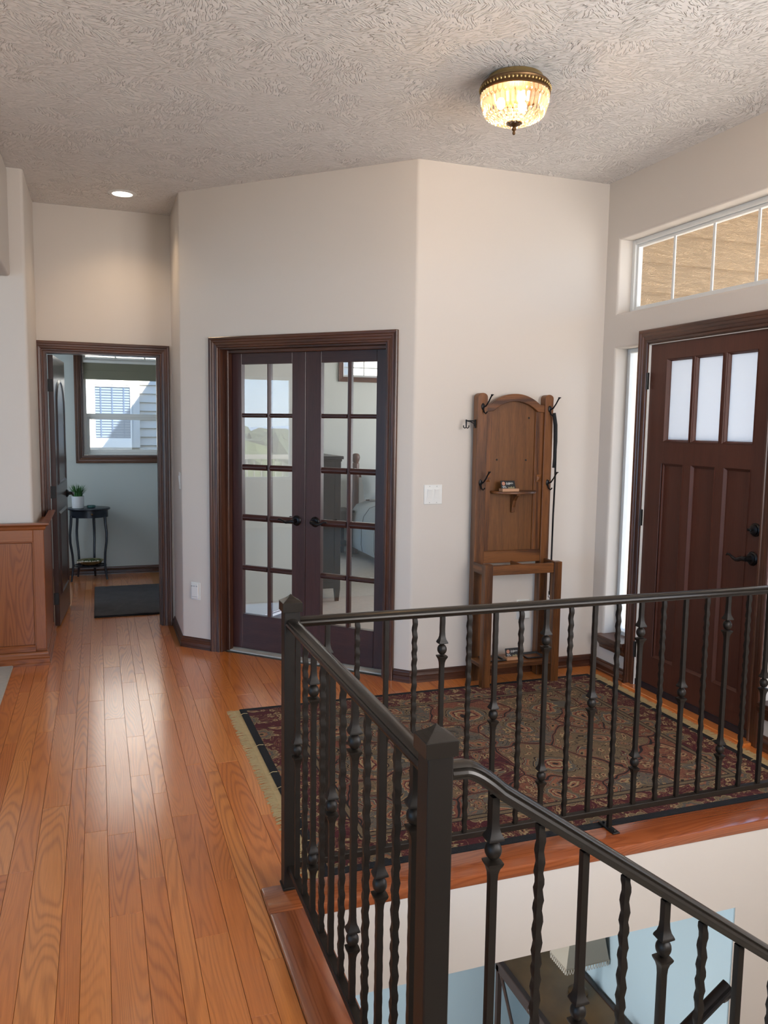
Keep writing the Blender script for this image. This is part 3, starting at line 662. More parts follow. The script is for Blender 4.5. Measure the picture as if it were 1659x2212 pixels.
# --- hall / bathroom door (open inwards, hinged at the left jamb)
th = empty('trim_5', (.05, YH, 0), kind=S)
HF = dict(o=(0, YH, 0), ex=(1, 0, 0), ey=(0, 1, 0), ez=(0, 0, 1))
casing('casing', th, HF, -.352, .443, 2.035)
for a, c in ((-.353, -.339), (.430, .444)):
    MB(**HF).box(a, c, -.001, .121, 0, 2.035).build('jamb', 'trim', th)
MB(**HF).box(-.339, .430, -.001, .121, 2.022, 2.036).build('head_jamb', 'trim_h', th)
for a, c in ((-.339, -.331), (.420, .430)): MB(**HF).box(a, c, .03, .075, 0, 2.022).build('door_stop', 'trim', th)
da = math.radians(86.3); dd = Vector((math.cos(da), math.sin(da), 0)); dn = Vector((math.sin(da), -math.cos(da), 0))   # along leaf, visible face normal
DF = dict(o=(-.296, YH + .152, 0), ex=tuple(dd), ey=tuple(-dn), ez=(0, 0, 1))
d3 = empty('door_3', (-.28, YH + .5, .01), kind=S)
def arch_poly(u0, u1, z0, zs, zc, n=14):
    pts = [(u0, z0), (u1, z0), (u1, zs)]; um = (u0 + u1) / 2; hw = (u1 - u0) / 2
    for i in range(1, n): a = math.pi * i / n; pts.append((um + hw * math.cos(a), zs + (zc - zs) * math.sin(a)))
    return pts + [(u0, zs)]
LW_ = .755
MB(**DF).box(0, LW_, 0, .036, .012, 2.02).build('slab', 'ddoor', d3, bevel=.002)
def raised(polyf, name):
    o = polyf(0); n = len(o); i1 = polyf(.018); i2 = polyf(.030); b = MB(**DF)
    vs_ = [(p[0], -.0005, p[1]) for p in o] + [(p[0], -.010, p[1]) for p in i1] + [(p[0], -.003, p[1]) for p in i2]
    fs = [(k, (k + 1) % n, n + (k + 1) % n, n + k) for k in range(n)] + [(n + k, n + (k + 1) % n, 2 * n + (k + 1) % n, 2 * n + k) for k in range(n)] + [tuple(range(2 * n, 3 * n))]
    b.add(vs_, fs).build(name, 'ddoor', d3)
raised(lambda e: arch_poly(.12 + e, LW_ - .12 - e, 1.06 + e, 1.66, 1.86 - e), 'arched_panel')
raised(lambda e: [(.12 + e, .22 + e), (LW_ - .12 - e, .22 + e), (LW_ - .12 - e, .86 - e), (.12 + e, .86 - e)], 'lower_panel')
pb = Vector(DF['o']) + dd * (LW_ - .065) + Vector((0, 0, .955)); lever(d3, pb, dn, -dd)
for z in (.22, 1.02, 1.80):
    hg = MB().box(-.341, -.300, YH + .146, YH + .1505, z - .045, z + .045).build('hinge', 'hinge', d3, bevel=.001)
    MB().lathe([(.007, -.045), (.007, .045)], 8, (-.334, YH + .143, z)).build('knuckle', 'hinge', hg)

# --- front door
WF = dict(o=(XD, 0, 0), ex=(0, 1, 0), ey=(1, 0, 0), ez=(0, 0, 1))
t6 = empty('trim_6', (XD, 3.5, 0), kind=S)
casing('casing', t6, WF, 3.04, 3.955, 2.035, ('trim', 'trim_h'), 1.12)
for a, c in ((3.032, 3.042), (3.953, 3.963)): MB(**WF).box(a, c, -.002, .16, 0, 2.036).build('jamb', 'trim', t6)
MB(**WF).box(3.042, 3.953, -.002, .16, 2.028, 2.038).build('head_jamb', 'trim_h', t6)
MB(**WF).box(3.951, 3.9535, -.003, .02, .01, 2.028).build('weatherstrip', 'plate', t6)
MB(**WF).box(3.042, 3.951, -.003, .02, 2.0255, 2.0285).build('weatherstrip', 'plate', t6)
MB(**WF).box(3.00, 3.99, -.06, .17, -.004, .013).build('threshold', 'plank', t6, bevel=.004)
d4 = empty('door_4', (XD + .03, 3.497, .013), kind=S)
ya, yb = 3.045, 3.950; V0, V1 = .012, .056
gl = [(3.144, 3.341), (3.376, 3.575), (3.603, 3.799)]; pn = [(3.146, 3.320), (3.392, 3.566), (3.636, 3.810)]
gz = (1.479, 1.931); pz = (.222, 1.348)
for a, c in ((ya, 3.140), (3.803, yb)): MB(**WF).box(a, c, V0, V1, .016, 2.025).build('stile', 'fdoor', d4)
for z0, z1 in ((.016, pz[0]), (pz[1], gz[0]), (gz[1], 2.025)): MB(**WF).box(3.140, 3.803, V0, V1, z0, z1).build('rail', 'fdoor', d4)
for a, c in ((gl[0][1], gl[1][0]), (gl[1][1], gl[2][0])): MB(**WF).box(a, c, V0, V1, gz[0], gz[1]).build('mullion', 'fdoor', d4)
for a, c in ((pn[0][1], pn[1][0]), (pn[1][1], pn[2][0])): MB(**WF).box(a, c, V0, V1, pz[0], pz[1]).build('mullion', 'fdoor', d4)
MB(**WF).box(3.139, pn[0][0], V0, V1, pz[0], pz[1]).build('mullion', 'fdoor', d4)
MB(**WF).box(pn[2][1], 3.804, V0, V1, pz[0], pz[1]).build('mullion', 'fdoor', d4)
def ring_bead(parent, frame, u0, u1, z0, z1, v0, v1, w, mat, name):
    b = MB(**frame); o = [(u0, z0), (u1, z0), (u1, z1), (u0, z1)]; i_ = [(u0 + w, z0 + w), (u1 - w, z0 + w), (u1 - w, z1 - w), (u0 + w, z1 - w)]
    b.add([(p[0], v0, p[1]) for p in o] + [(p[0], v1, p[1]) for p in i_] + [(p[0], v1 + .01, p[1]) for p in i_] + [(p[0], v1 + .01, p[1]) for p in o],
          [(k, (k + 1) % 4, 4 + (k + 1) % 4, 4 + k) for k in range(4)] + [(4 + k, 4 + (k + 1) % 4, 8 + (k + 1) % 4, 8 + k) for k in range(4)] + [(8 + k, 8 + (k + 1) % 4, 12 + (k + 1) % 4, 12 + k) for k in range(4)] + [(12 + k, 12 + (k + 1) % 4, (k + 1) % 4, k) for k in range(4)])
    return b.build(name, mat, parent)
for a, c in gl:
    MB(**WF).box(a, c, .032, .037, *gz).build('pane', 'frost', d4); ring_bead(d4, WF, a - .005, c + .005, gz[0] - .005, gz[1] + .005, V0 - .004, .026, .012, 'fdoor', 'glazing_bead')
for a, c in pn:
    MB(**WF).box(a, c, .026, .046, *pz).build('panel', 'fdoor', d4); ring_bead(d4, WF, a - .003, c + .003, pz[0] - .003, pz[1] + .003, V0 - .003, .022, .013, 'fdoor', 'panel_bead')
lever(d4, (XD + V0, 3.095, .915), (-1, 0, 0), (0, 1, 0), k=1.05)
db_ = MB(o=(XD + V0, 3.085, 1.059), ex=(0, 1, 0), ey=(0, 0, 1), ez=(-1, 0, 0)).lathe([(.033, 0), (.034, .005), (.030, .010), (.027, .012), (.026, .018), (.018, .022), (.012, .024)], 22).build('deadbolt', 'black_metal', d4, smooth=SM)
MB(o=(XD + V0, 3.085, 1.059), ex=(0, 1, 0), ey=(0, 0, 1), ez=(-1, 0, 0)).box(-.004, .022, -.006, .006, .02, .038).build('thumb_turn', 'black_metal', db_, bevel=.003)
for z in (.23, 1.025, 1.82): hinge(d4, WF, 3.955, -.002, z, .012, .095)
MB(**WF).box(3.0455, 3.950, .004, .012, .014, .05).build('door_sweep', 'navy_black', d4)

# ================================================================== WINDOWS
def frame_rect(parent, frame, u0, u1, z0, z1, w, v0, v1, mat, name='frame'):
    for a, c, e, f in ((u0, u0 + w, z0, z1), (u1 - w, u1, z0, z1), (u0 + w, u1 - w, z0, z0 + w), (u0 + w, u1 - w, z1 - w, z1)):
        MB(**frame).box(a, c, v0, v1, e, f).build(name, mat, parent, bevel=.002)
# transom over the front door
w1 = empty('window_1', (XD + .1, 3.49, 2.243), kind=S)
frame_rect(w1, WF, 2.70, 4.288, 2.243, 2.686, .028, .095, .150, 'white_trim')
frame_rect(w1, WF, 2.728, 4.260, 2.271, 2.658, .016, .110, .140, 'white_trim', 'sash')
MB(**WF).box(2.744, 4.244, .124, .127, 2.287, 2.642).build('pane', 'glass', w1)
for y in (3.928, 3.612, 3.298, 2.988): MB(**WF).box(y - .008, y + .008, .117, .124, 2.287, 2.642).build('grille_bar', 'white_trim', w1)
# sidelights
for n_, (a, c) in ((2, (4.045, 4.288)), (3, (2.70, 2.955))):
    w = empty('window_%d' % n_, (XD + .1, (a + c) / 2, SLZ), kind=S)
    frame_rect(w, WF, a, c, SLZ, 2.034, .026, .095, .150, 'white_trim')
    MB(**WF).box(a + .026, c - .026, .122, .125, SLZ + .026, 2.008).build('pane', 'frost' if 0 else 'glass', w)
    MB(**WF).box(a - .02, c + .02 if n_ == 2 else c, -.045, .10, SLZ - .022, SLZ + .002).build('sill', 'trim_h', w, bevel=.004)
    b = MB(**WF); b.prism([(-.002, SLZ - .075), (-.012, SLZ - .075), (-.016, SLZ - .06), (-.03, SLZ - .045), (-.034, SLZ - .022), (-.002, SLZ - .022)], a - .012, (c + .012) if n_ == 2 else c, 'x') if 0 else None
    P_ = [(-.0, SLZ - .085), (-.012, SLZ - .085), (-.016, SLZ - .066), (-.030, SLZ - .048), (-.034, SLZ - .022), (-.0, SLZ - .022)]
    MB(o=(XD, 0, 0), ex=(1, 0, 0), ey=(0, 1, 0)).prism(P_, a - .012, min(c + .012, 4.31), 'y').build('apron', 'trim_h', w)
# bathroom window
BF = dict(o=(0, 8.6, 0), ex=(1, 0, 0), ey=(0, 1, 0), ez=(0, 0, 1))
w4 = empty('window_4', (.33, 8.62, 1.14), kind=S)
def picture_casing(parent, frame, u0, u1, z0, z1, W=1.0):
    P_ = [(a * W, b) for a, b in CASP]; n = len(P_)
    cs = [(-1, -1), (1, -1), (1, 1), (-1, 1)]
    for k in range(4):
        k2 = (k + 1) % 4; b = MB(**frame)
        g = lambda q, a, d: ((u0 - a) if cs[q][0] < 0 else (u1 + a), -d, (z0 - a) if cs[q][1] < 0 else (z1 + a))
        b.add([g(k, a, d) for a, d in P_] + [g(k2, a, d) for a, d in P_], [tuple(range(n))[::-1], tuple(range(n, 2 * n))] + [(i, (i + 1) % n, n + (i + 1) % n, n + i) for i in range(n)])
        b.build('casing', 'trim' if k % 2 else 'trim_h', parent)
picture_casing(w4, BF, -.14, .80, 1.20, 2.62)
for a, c, e, f in ((-.141, -.130, 1.20, 2.62), (.79, .801, 1.20, 2.62), (-.13, .79, 1.199, 1.208), (-.13, .79, 2.612, 2.621)): MB(**BF).box(a, c, 0, .06, e, f).build('liner', 'trim', w4)
frame_rect(w4, BF, -.13, .79, 1.208, 2.612, .030, .06, .13, 'white_trim')
MB(**BF).box(-.10, .76, .062, .115, 2.135, 2.175).build('mull_bar', 'white_trim', w4, bevel=.002)
MB(**BF).box(-.10, .76, .07, .11, 1.590, 1.625).build('meeting_rail', 'white_trim', w4, bevel=.002)
frame_rect(w4, BF, -.10, .76, 1.238, 1.592, .026, .075, .10, 'white_trim', 'sash')
MB(**BF).box(-.075, .735, .086, .089, 1.262, 1.592).build('pane', 'glass', w4)
MB(**BF).box(-.10, .76, .096, .099, 1.622, 2.135).build('pane', 'glass', w4)
MB(**BF).box(-.10, .76, .096, .099, 2.175, 2.582).build('pane', 'glass', w4)
for u_ in (.185, .47): MB(**BF).box(u_ - .008, u_ + .008, .088, .096, 2.175, 2.582).build('grille_bar', 'white_trim', w4)
# roman shade hanging in the bathroom window
sh = empty('roman_shade', (.33, 8.63, 1.95), 'folded olive fabric shade hanging in the bathroom window', 'window shade')
MB(**BF).box(-.125, .785, .012, .055, 2.125, 2.150).build('headrail', 'white_trim', sh)
for k, (z0, z1, v0) in enumerate(((2.04, 2.126, .034), (2.008, 2.05, .026), (1.982, 2.02, .020), (1.960, 1.994, .014))):
    MB(**BF).prism([(v0 + .014, z1), (v0 + .004, z1), (v0, z0 + .012), (v0 + .002, z0), (v0 + .010, z0), (v0 + .014, z0 + .008)], -.12, .78, 'x').build('fold', 'shade_cloth', sh)
# bedroom high window
w5 = empty('window_5', (3.5, 9.36, 2.12), kind=S)
EF = dict(o=(0, 9.35, 0), ex=(1, 0, 0), ey=(0, 1, 0), ez=(0, 0, 1))
picture_casing(w5, EF, 2.775, 4.2, 2.12, 2.62, .85)
frame_rect(w5, EF, 2.775, 4.2, 2.12, 2.62, .028, .05, .11, 'white_trim')
MB(**EF).box(2.80, 4.17, .08, .083, 2.148, 2.59).build('pane', 'glass', w5)
for u_ in (3.06, 3.34, 3.62, 3.90): MB(**EF).box(u_ - .008, u_ + .008, .07, .08, 2.148, 2.59).build('grille_bar', 'white_trim', w5)
# living room window (seen mirrored in the french doors)
w6 = empty('window_6', (-5.55, 4.4, .72), kind=S)
LF = dict(o=(-5.5, 0, 0), ex=(0, 1, 0), ey=(-1, 0, 0), ez=(0, 0, 1))
frame_rect(w6, LF, 3.58, 5.2, .72, 2.24, .045, .05, .11, 'white_trim')
MB(**LF).box(3.625, 5.155, .078, .081, .765, 2.195).build('pane', 'glass', w6)

# ================================================================== SWITCH PLATES
def plate(name, label, frame, u, z, w, h, kind_):
    p = MB(**frame).pt((u, 0, z - h / 2)); e = empty(name, p, label, 'wall plate')
    MB(**frame).box(u - w / 2, u + w / 2, -.006, 0, z - h / 2, z + h / 2).build('plate', 'plate', e, bevel=.002)
    if kind_ == 'double':
        for du in (-.023, .023):
            MB(**frame).box(u + du - .0165, u + du + .0165, -.0075, -.006, z - .034, z + .034).build('bezel', 'greyplate' if 0 else 'plate', e)
            MB(**frame).prism([(-.007, z - .031), (-.0095, z + .0), (-.0125, z + .031), (-.006, z + .031), (-.006, z - .031)], u + du - .014, u + du + .014, 'x').build('rocker', 'plate', e)
            for dz in (-.048, .048): MB(**frame).lathe([(.003, -.0072), (.003, -.0058)], 8, (u + du, 0, z + dz), 'y').build('screw', 'greyplate', e)
    elif kind_ == 'single':
        MB(**frame).prism([(-.006, z - .033), (-.0095, z + .0), (-.012, z + .033), (-.006, z + .033)], u - .0165, u + .0165, 'x').build('rocker', 'plate', e)
    elif kind_ == 'cover':
        MB(**frame).box(u - w / 2 + .008, u + w / 2 - .018, -.022, -.006, z - h / 2 + .010, z + h / 2 - .008).build('cover', 'plate', e, bevel=.003)
        for du in (-.022, .0, .018): MB(**frame).box(u + du - .006, u + du + .006, -.0235, -.0215, z + h / 2 - .028, z + h / 2 - .020).build('slot', 'greyplate', e)
        MB(**frame).box(u - w / 2 + .012, u + w / 2 - .022, -.0228, -.0215, z - h / 2 + .024, z - h / 2 + .027).build('slot', 'greyplate', e)
    else:
        MB(**frame).box(u - w / 2 + .006, u + w / 2 - .006, -.028, -.006, z - h / 2 + .006, z + h / 2 - .006).build('cover', 'plate', e, bevel=.004)
    return e
EFm = dict(o=(0, YT, 0), ex=(1, 0, 0), ey=(0, 1, 0), ez=(0, 0, 1))
plate('light_switch', 'double white rocker switch plate between the french doors and the coat stand', EFm, 1.872, 1.139, .116, .116, 'double')
plate('wall_outlet', 'white outlet cover low on the wall behind the coat stand legs', EFm, 2.502, .405, .088, .125, 'box')
plate('outlet_cover', 'white covered outlet plate low on the wall beside the french doors', FR, 1.601, .400, .080, .122, 'cover')
SF = dict(o=(C2X, 0, 0), ex=(0, -1, 0), ey=(1, 0, 0), ez=(0, 0, 1))
plate('hall_switch', 'slim white switch plate seen edge-on beside the hall doorway', SF, -5.707, 1.146, .07, .115, 'single')

# ================================================================== CEILING LIGHTS
LC = (1.733, 3.268)
lt = empty('ceiling_light', (LC[0], LC[1], H - .19), 'crystal basket flush light with brass rim over the entry', 'ceiling light')
MB().lathe([(.10, 0), (.118, -.004), (.122, -.018), (.132, -.026), (.136, -.034), (.12, -.036)], 48, (*LC, H)).build('canopy', 'brass', lt, smooth=SM)
MB().lathe([(.134, -.034), (.147, -.035), (.150, -.040), (.147, -.046), (.149, -.064), (.152, -.070), (.146, -.074), (.138, -.070), (.138, -.040)], 48, (*LC, H)).build('rim_band', 'dark_brass', lt, smooth=SM)
bead = None
for k in range(56):
    a = 2 * math.pi * k / 56; p = (LC[0] + .1505 * math.cos(a), LC[1] + .1505 * math.sin(a), H - .055)
    if bead is None: bead = MB().ball((0, 0, 0), .0058, 6, 4, 1.3).build('bead', 'brass', lt, base=(0, 0, 0))
    if k == 0: bead.location = Vector(p) - wloc(lt)
    else: copy(bead, p, lt)
def crystal_mesh(w, h, d):
    b = MB(); n = 6
    b.lathe([(.0006, 0), (w * .5, -h * .22), (w * .42, -h * .75), (.0006, -h)], n, (0, 0, 0), 'z', 1.0, d / w)
    me = b.mesh('crystal', Vector()); me.materials.append(M['crystal']); return me
cm1, cm2, cm3 = crystal_mesh(.020, .034, .012), crystal_mesh(.021, .072, .012), crystal_mesh(.017, .024, .011)
def hang(me, a, rr, z, tilt):
    o = bpy.data.objects.new('crystal', me); COL.objects.link(o); o.parent = lt
    o.location = Vector((LC[0] + rr * math.cos(a), LC[1] + rr * math.sin(a), z)) - wloc(lt); o.rotation_euler = (0, tilt, a + math.pi / 2) if 0 else Matrix.Rotation(a, 3, 'Z').to_euler()
    o.rotation_euler = (Matrix.Rotation(a, 3, 'Z') @ Matrix.Rotation(tilt, 3, 'Y') @ Matrix.Rotation(math.pi / 2, 3, 'Z')).to_euler()
for k in range(40): hang(cm1, 2 * math.pi * k / 40, .144, H - .068, .0)
for k in range(40): hang(cm2, 2 * math.pi * (k + .5) / 40, .1455, H - .094, .28)
for ring_, (rr, z, n) in enumerate(((.126, H - .158, 34), (.108, H - .168, 30), (.088, H - .176, 24), (.066, H - .182, 18), (.044, H - .186, 12))):
    for k in range(n): hang(cm3, 2 * math.pi * (k + .5 * (ring_ % 2)) / n, rr, z, 1.05)
MB().lathe([(.001, -.240), (.006, -.236), (.007, -.230), (.004, -.224), (.010, -.218), (.010, -.211), (.006, -.206), (.018, -.201), (.034, -.193), (.036, -.189), (.004, -.186), (.003, -.04)], 20, (*LC, H)).build('finial', 'dark_brass', lt, smooth=SM)
for k in range(3):
    a = 2 * math.pi * k / 3 + .5
    MB().ball((LC[0] + .06 * math.cos(a), LC[1] + .06 * math.sin(a), H - .105), .019, 12, 8, 1.3).build('bulb', 'bulb', lt, smooth=1.5)
d = bpy.data.lights.new('bulb_glow', 'POINT'); d.energy = 14; d.color = (1, .66, .36); d.shadow_soft_size = .03
o = bpy.data.objects.new('bulb_glow', d); COL.objects.link(o); o.parent = lt; o.location = Vector((LC[0], LC[1], H - .105)) - wloc(lt)
# recessed downlight in the hall ceiling
RC = (.188, 5.792)
rl = empty('recessed_light', (*RC, H - .006), 'white recessed downlight glowing in the hall ceiling', 'ceiling light')
MB().lathe([(.064, -.001), (.066, -.006), (.088, -.004), (.094, -.0005), (.094, 0), (.064, 0)], 40, (*RC, H)).build('trim_ring', 'white_trim', rl, smooth=SM)
MB().lathe([(.001, -.002), (.064, -.002), (.064, -.0005), (.001, -.0005)], 40, (*RC, H)).build('lens', 'lens', rl)
o = lamp('downlight_beam', 'SPOT', (*RC, H - .012), (0, .06, -1), 17, (1, .74, .48), spot_size=2.2, spot_blend=.9, shadow_soft_size=.06)
o.parent = rl; o.location = Vector((*RC, H - .012)) - wloc(rl)

# ================================================================== IRON RAILING
ZT, ZB = .905, .085       # handrail and bottom rail heights
RP = [(-.0165, -.012), (.0165, -.012), (.0185, -.006), (.0215, -.004), (.0235, .001), (.0215, .006), (.017, .008), (.0185, .012), (.014, .0155), (.007, .018), (0, .019), (-.007, .018), (-.014, .0155), (-.0185, .012), (-.017, .008), (-.0215, .006), (-.0235, .001), (-.0215, -.004), (-.0185, -.006)]
BH, BW = .011, .0125
def bar_mesh(kind_, h=ZT - ZB - .012):
    """one square iron bar, base at z=0; kind 0 hammered, 1 one collar, 2 two collars."""
    b = MB(); prof = []; w0 = .0077
    knobs = {0: [], 1: [.51 - ZB], 2: [.765 - ZB, .254 - ZB]}[kind_]
    n = int(h / (.011)); zs = [h * i / n for i in range(n + 1)]
    zs = [z for z in zs if all(abs(z - k) > .062 for k in knobs)]
    rings = []
    for z in zs:
        ring = []
        for k in range(8):
            a = math.pi / 4 * k; base = w0 * (1.0 if k % 2 == 0 else 1.30)
            ph = 2 * math.pi * z / .042
            amp = (.25 if kind_ == 0 else .045)
            dent = 1 + amp * math.sin(ph + (k // 2) * math.pi / 2 + .6 * math.sin(z * 37)) * (1 if k % 2 == 0 else .75)
            q = base * dent * (1.0 if kind_ == 0 else 1.06); ring.append((q * math.cos(a), q * math.sin(a), z))
        rings.append((z, ring))
    for kz in knobs:
        for dz, w in ((.060, .0082), (.046, .0092), (.036, .0118), (.029, .0158), (.0255, .0172), (.0225, .0172), (.0205, .0085)):
            for sgn in (1, -1):
                ring = []
                for k in range(8):
                    a = math.pi / 4 * k; q = w * (1.0 if k % 2 == 0 else (1.30 if dz > .0215 else 1.0)); ring.append((q * math.cos(a), q * math.sin(a), kz + sgn * dz))
                rings.append((kz + sgn * dz, ring))
    rings.sort(key=lambda t: t[0])
    # split into runs at the spheres
    runs = [[]]
    for z, ring in rings:
        runs[-1].append(ring)
        if any(abs(z - (k - .0205)) < 1e-6 for k in knobs): runs.append([])
    for run in runs:
        m_ = len(run); fs = [(i * 8 + k, i * 8 + (k + 1) % 8, (i + 1) * 8 + (k + 1) % 8, (i + 1) * 8 + k) for i in range(m_ - 1) for k in range(8)]
        b.add([p for ring in run for p in ring], fs + [tuple(range(8))[::-1], tuple((m_ - 1) * 8 + k for k in range(8))])
    me = b.mesh('baluster', Vector(), smooth=math.radians(28)); me.materials.append(M['bronze']); return me, knobs
BAR = {k: bar_mesh(k) for k in (0, 1, 2)}
kb = MB(); prof = [(max(.0005, .0168 * math.sin(math.pi * i / 10)), -.0195 * math.cos(math.pi * i / 10)) for i in range(11)]
vs_ = []; fs = []
for i, (rr, z) in enumerate(prof):
    for k in range(24):
        a = 2 * math.pi * k / 24; q = rr * (1 - .10 * abs(math.cos(2 * a)) ** 8); vs_.append((q * math.cos(a), q * math.sin(a), z))
for i in range(10):
    for k in range(24): fs.append((i * 24 + k, i * 24 + (k + 1) % 24, (i + 1) * 24 + (k + 1) % 24, (i + 1) * 24 + k))
kb.add(vs_, fs); KNOB = kb.mesh('knuckle', Vector(), smooth=math.radians(60)); KNOB.materials.append(M['bronze'])
def baluster(parent, x, y, kind_, z0=ZB + .010, rot=0.0):
    me, knobs = BAR[kind_]
    o = link('baluster', me, (x, y, z0), parent)
    for kz in knobs: link('knuckle', KNOB, (x, y, z0 + kz), o)
    return o
def newel(parent, x, y):
    w = .0255
    n = MB().box(x - w, x + w, y - w, y + w, .012, .962).build('newel_post', 'bronze', parent, bevel=.003, seg=2)
    b = MB(); k = w + .0065
    b.box(x - k, x + k, y - k, y + k, .945, .975)
    rings = [(k, .975), (k * .72, .981), (k * .45, .986), (k * .20, .993), (.001, .999)]
    vs_ = []; fs = []
    for q, z in rings: vs_ += [(x - q, y - q, z), (x + q, y - q, z), (x + q, y + q, z), (x - q, y + q, z)]
    for i in range(4): fs += [(i * 4 + j, i * 4 + (j + 1) % 4, (i + 1) * 4 + (j + 1) % 4, (i + 1) * 4 + j) for j in range(4)]
    b.add(vs_, fs + [(0, 3, 2, 1), (16, 17, 18, 19)]).build('cap', 'railtop', n, bevel=.0025, seg=2)
    k = w + .004; MB().box(x - k, x + k, y - k, y + k, .011, .020).build('collar', 'bronze', n, bevel=.002)
    return n
# side guard between the two newels
ra = empty('iron_railing', (N1[0], 1.9, .012), 'dark bronze iron guard railing between the two square newel posts', 'railing', 'iron railings')
newel(ra, *N1); newel(ra, *N2)
MB().sweep(RP, [(N1[0], N1[1] - .02, ZT), (N1[0], N2[1] + .02, ZT)], 1).build('handrail', 'railtop', ra, smooth=math.radians(40))
MB().box(N1[0] - BW, N1[0] + BW, N2[1] + .02, N1[1] - .02, ZB - BH, ZB + BH).build('bottom_rail', 'bronze', ra, bevel=.002)
for k in range(1, 12): baluster(ra, N1[0], N1[1] - (N1[1] - N2[1]) * k / 12, [0, 1, 0, 2][k % 4])
# far guard along the entry floor edge
rb = empty('iron_railing', (1.8, N1[1], .012), 'dark bronze iron guard railing along the edge of the rug', 'railing', 'iron railings')
MB().sweep(RP, [(N1[0] + .026, N1[1], ZT), (XD, N1[1], ZT)], 1).build('handrail', 'railtop', rb, smooth=math.radians(40))
MB().box(N1[0] + .026, XD, N1[1] - BW, N1[1] + BW, ZB - BH, ZB + BH).build('bottom_rail', 'bronze', rb, bevel=.002)
for k in range(1, 24):
    x = .5925 + .1024 * k
    if x < XD - .02: baluster(rb, x, N1[1], [0, 2, 0, 1][k % 4])
xf = .5925 + .1024 * 12
fo = MB().box(xf - .0075, xf + .0075, N1[1] - .0075, N1[1] + .0075, .018, ZB - BH).build('foot', 'bronze', rb)
MB().box(xf - .016, xf + .016, N1[1] - .050, N1[1] + .050, .012, .018).build('foot_plate', 'black_metal', fo, bevel=.002)
for s in (-1, 1): MB().lathe([(.0055, 0), (.006, .003), (.004, .006), (.0005, .0065)], 8, (xf, N1[1] + s * .036, .018)).build('bolt', 'black_metal', fo)
# stair railing falling away from the near newel
rs = empty('iron_railing', (1.2, N2[1], .0), 'dark bronze stair railing sloping down from the nearer newel post', 'railing', 'iron railings')
SLP = -.70
def rail_z(x): return .862 + SLP * (x - .690)
path = [(N2[0] + .0262, ZT - .0), (.628, ZT - .001)]
for i in range(9):
    t = i / 8; p0, p1, p2 = Vector((.628, ZT - .001)), Vector((.652, ZT - .004)), Vector((.705, rail_z(.705)))
    q = p0 * (1 - t) ** 2 + p1 * 2 * t * (1 - t) + p2 * t * t; path.append((q.x, q.y))
path.append((2.75, rail_z(2.75)))
b = MB(); n = len(path); m_ = len(RP); vs_ = []; fs = []
for i, (x, z) in enumerate(path):
    a = Vector(path[max(0, i - 1)]); c = Vector(path[min(n - 1, i + 1)]); t = (c - a).normalized(); nn = Vector((-t.y, t.x))
    for p, q in RP: vs_.append((x + nn.x * q, N2[1] + p, z + nn.y * q))
for i in range(n - 1):
    for k in range(m_): fs.append((i * m_ + k, i * m_ + (k + 1) % m_, (i + 1) * m_ + (k + 1) % m_, (i + 1) * m_ + k))
b.add(vs_, fs + [tuple(range(m_))[::-1], tuple((n - 1) * m_ + k for k in range(m_))]).build('handrail', 'railtop', rs, smooth=math.radians(40))
MB().prism([(.60, .12), (.625, .12), (2.75, .12 + SLP * 2.125), (2.75, .098 + SLP * 2.125), (.625, .098), (.60, .098)], N2[1] - BW, N2[1] + BW, 'y').build('bottom_rail', 'bronze', rs)
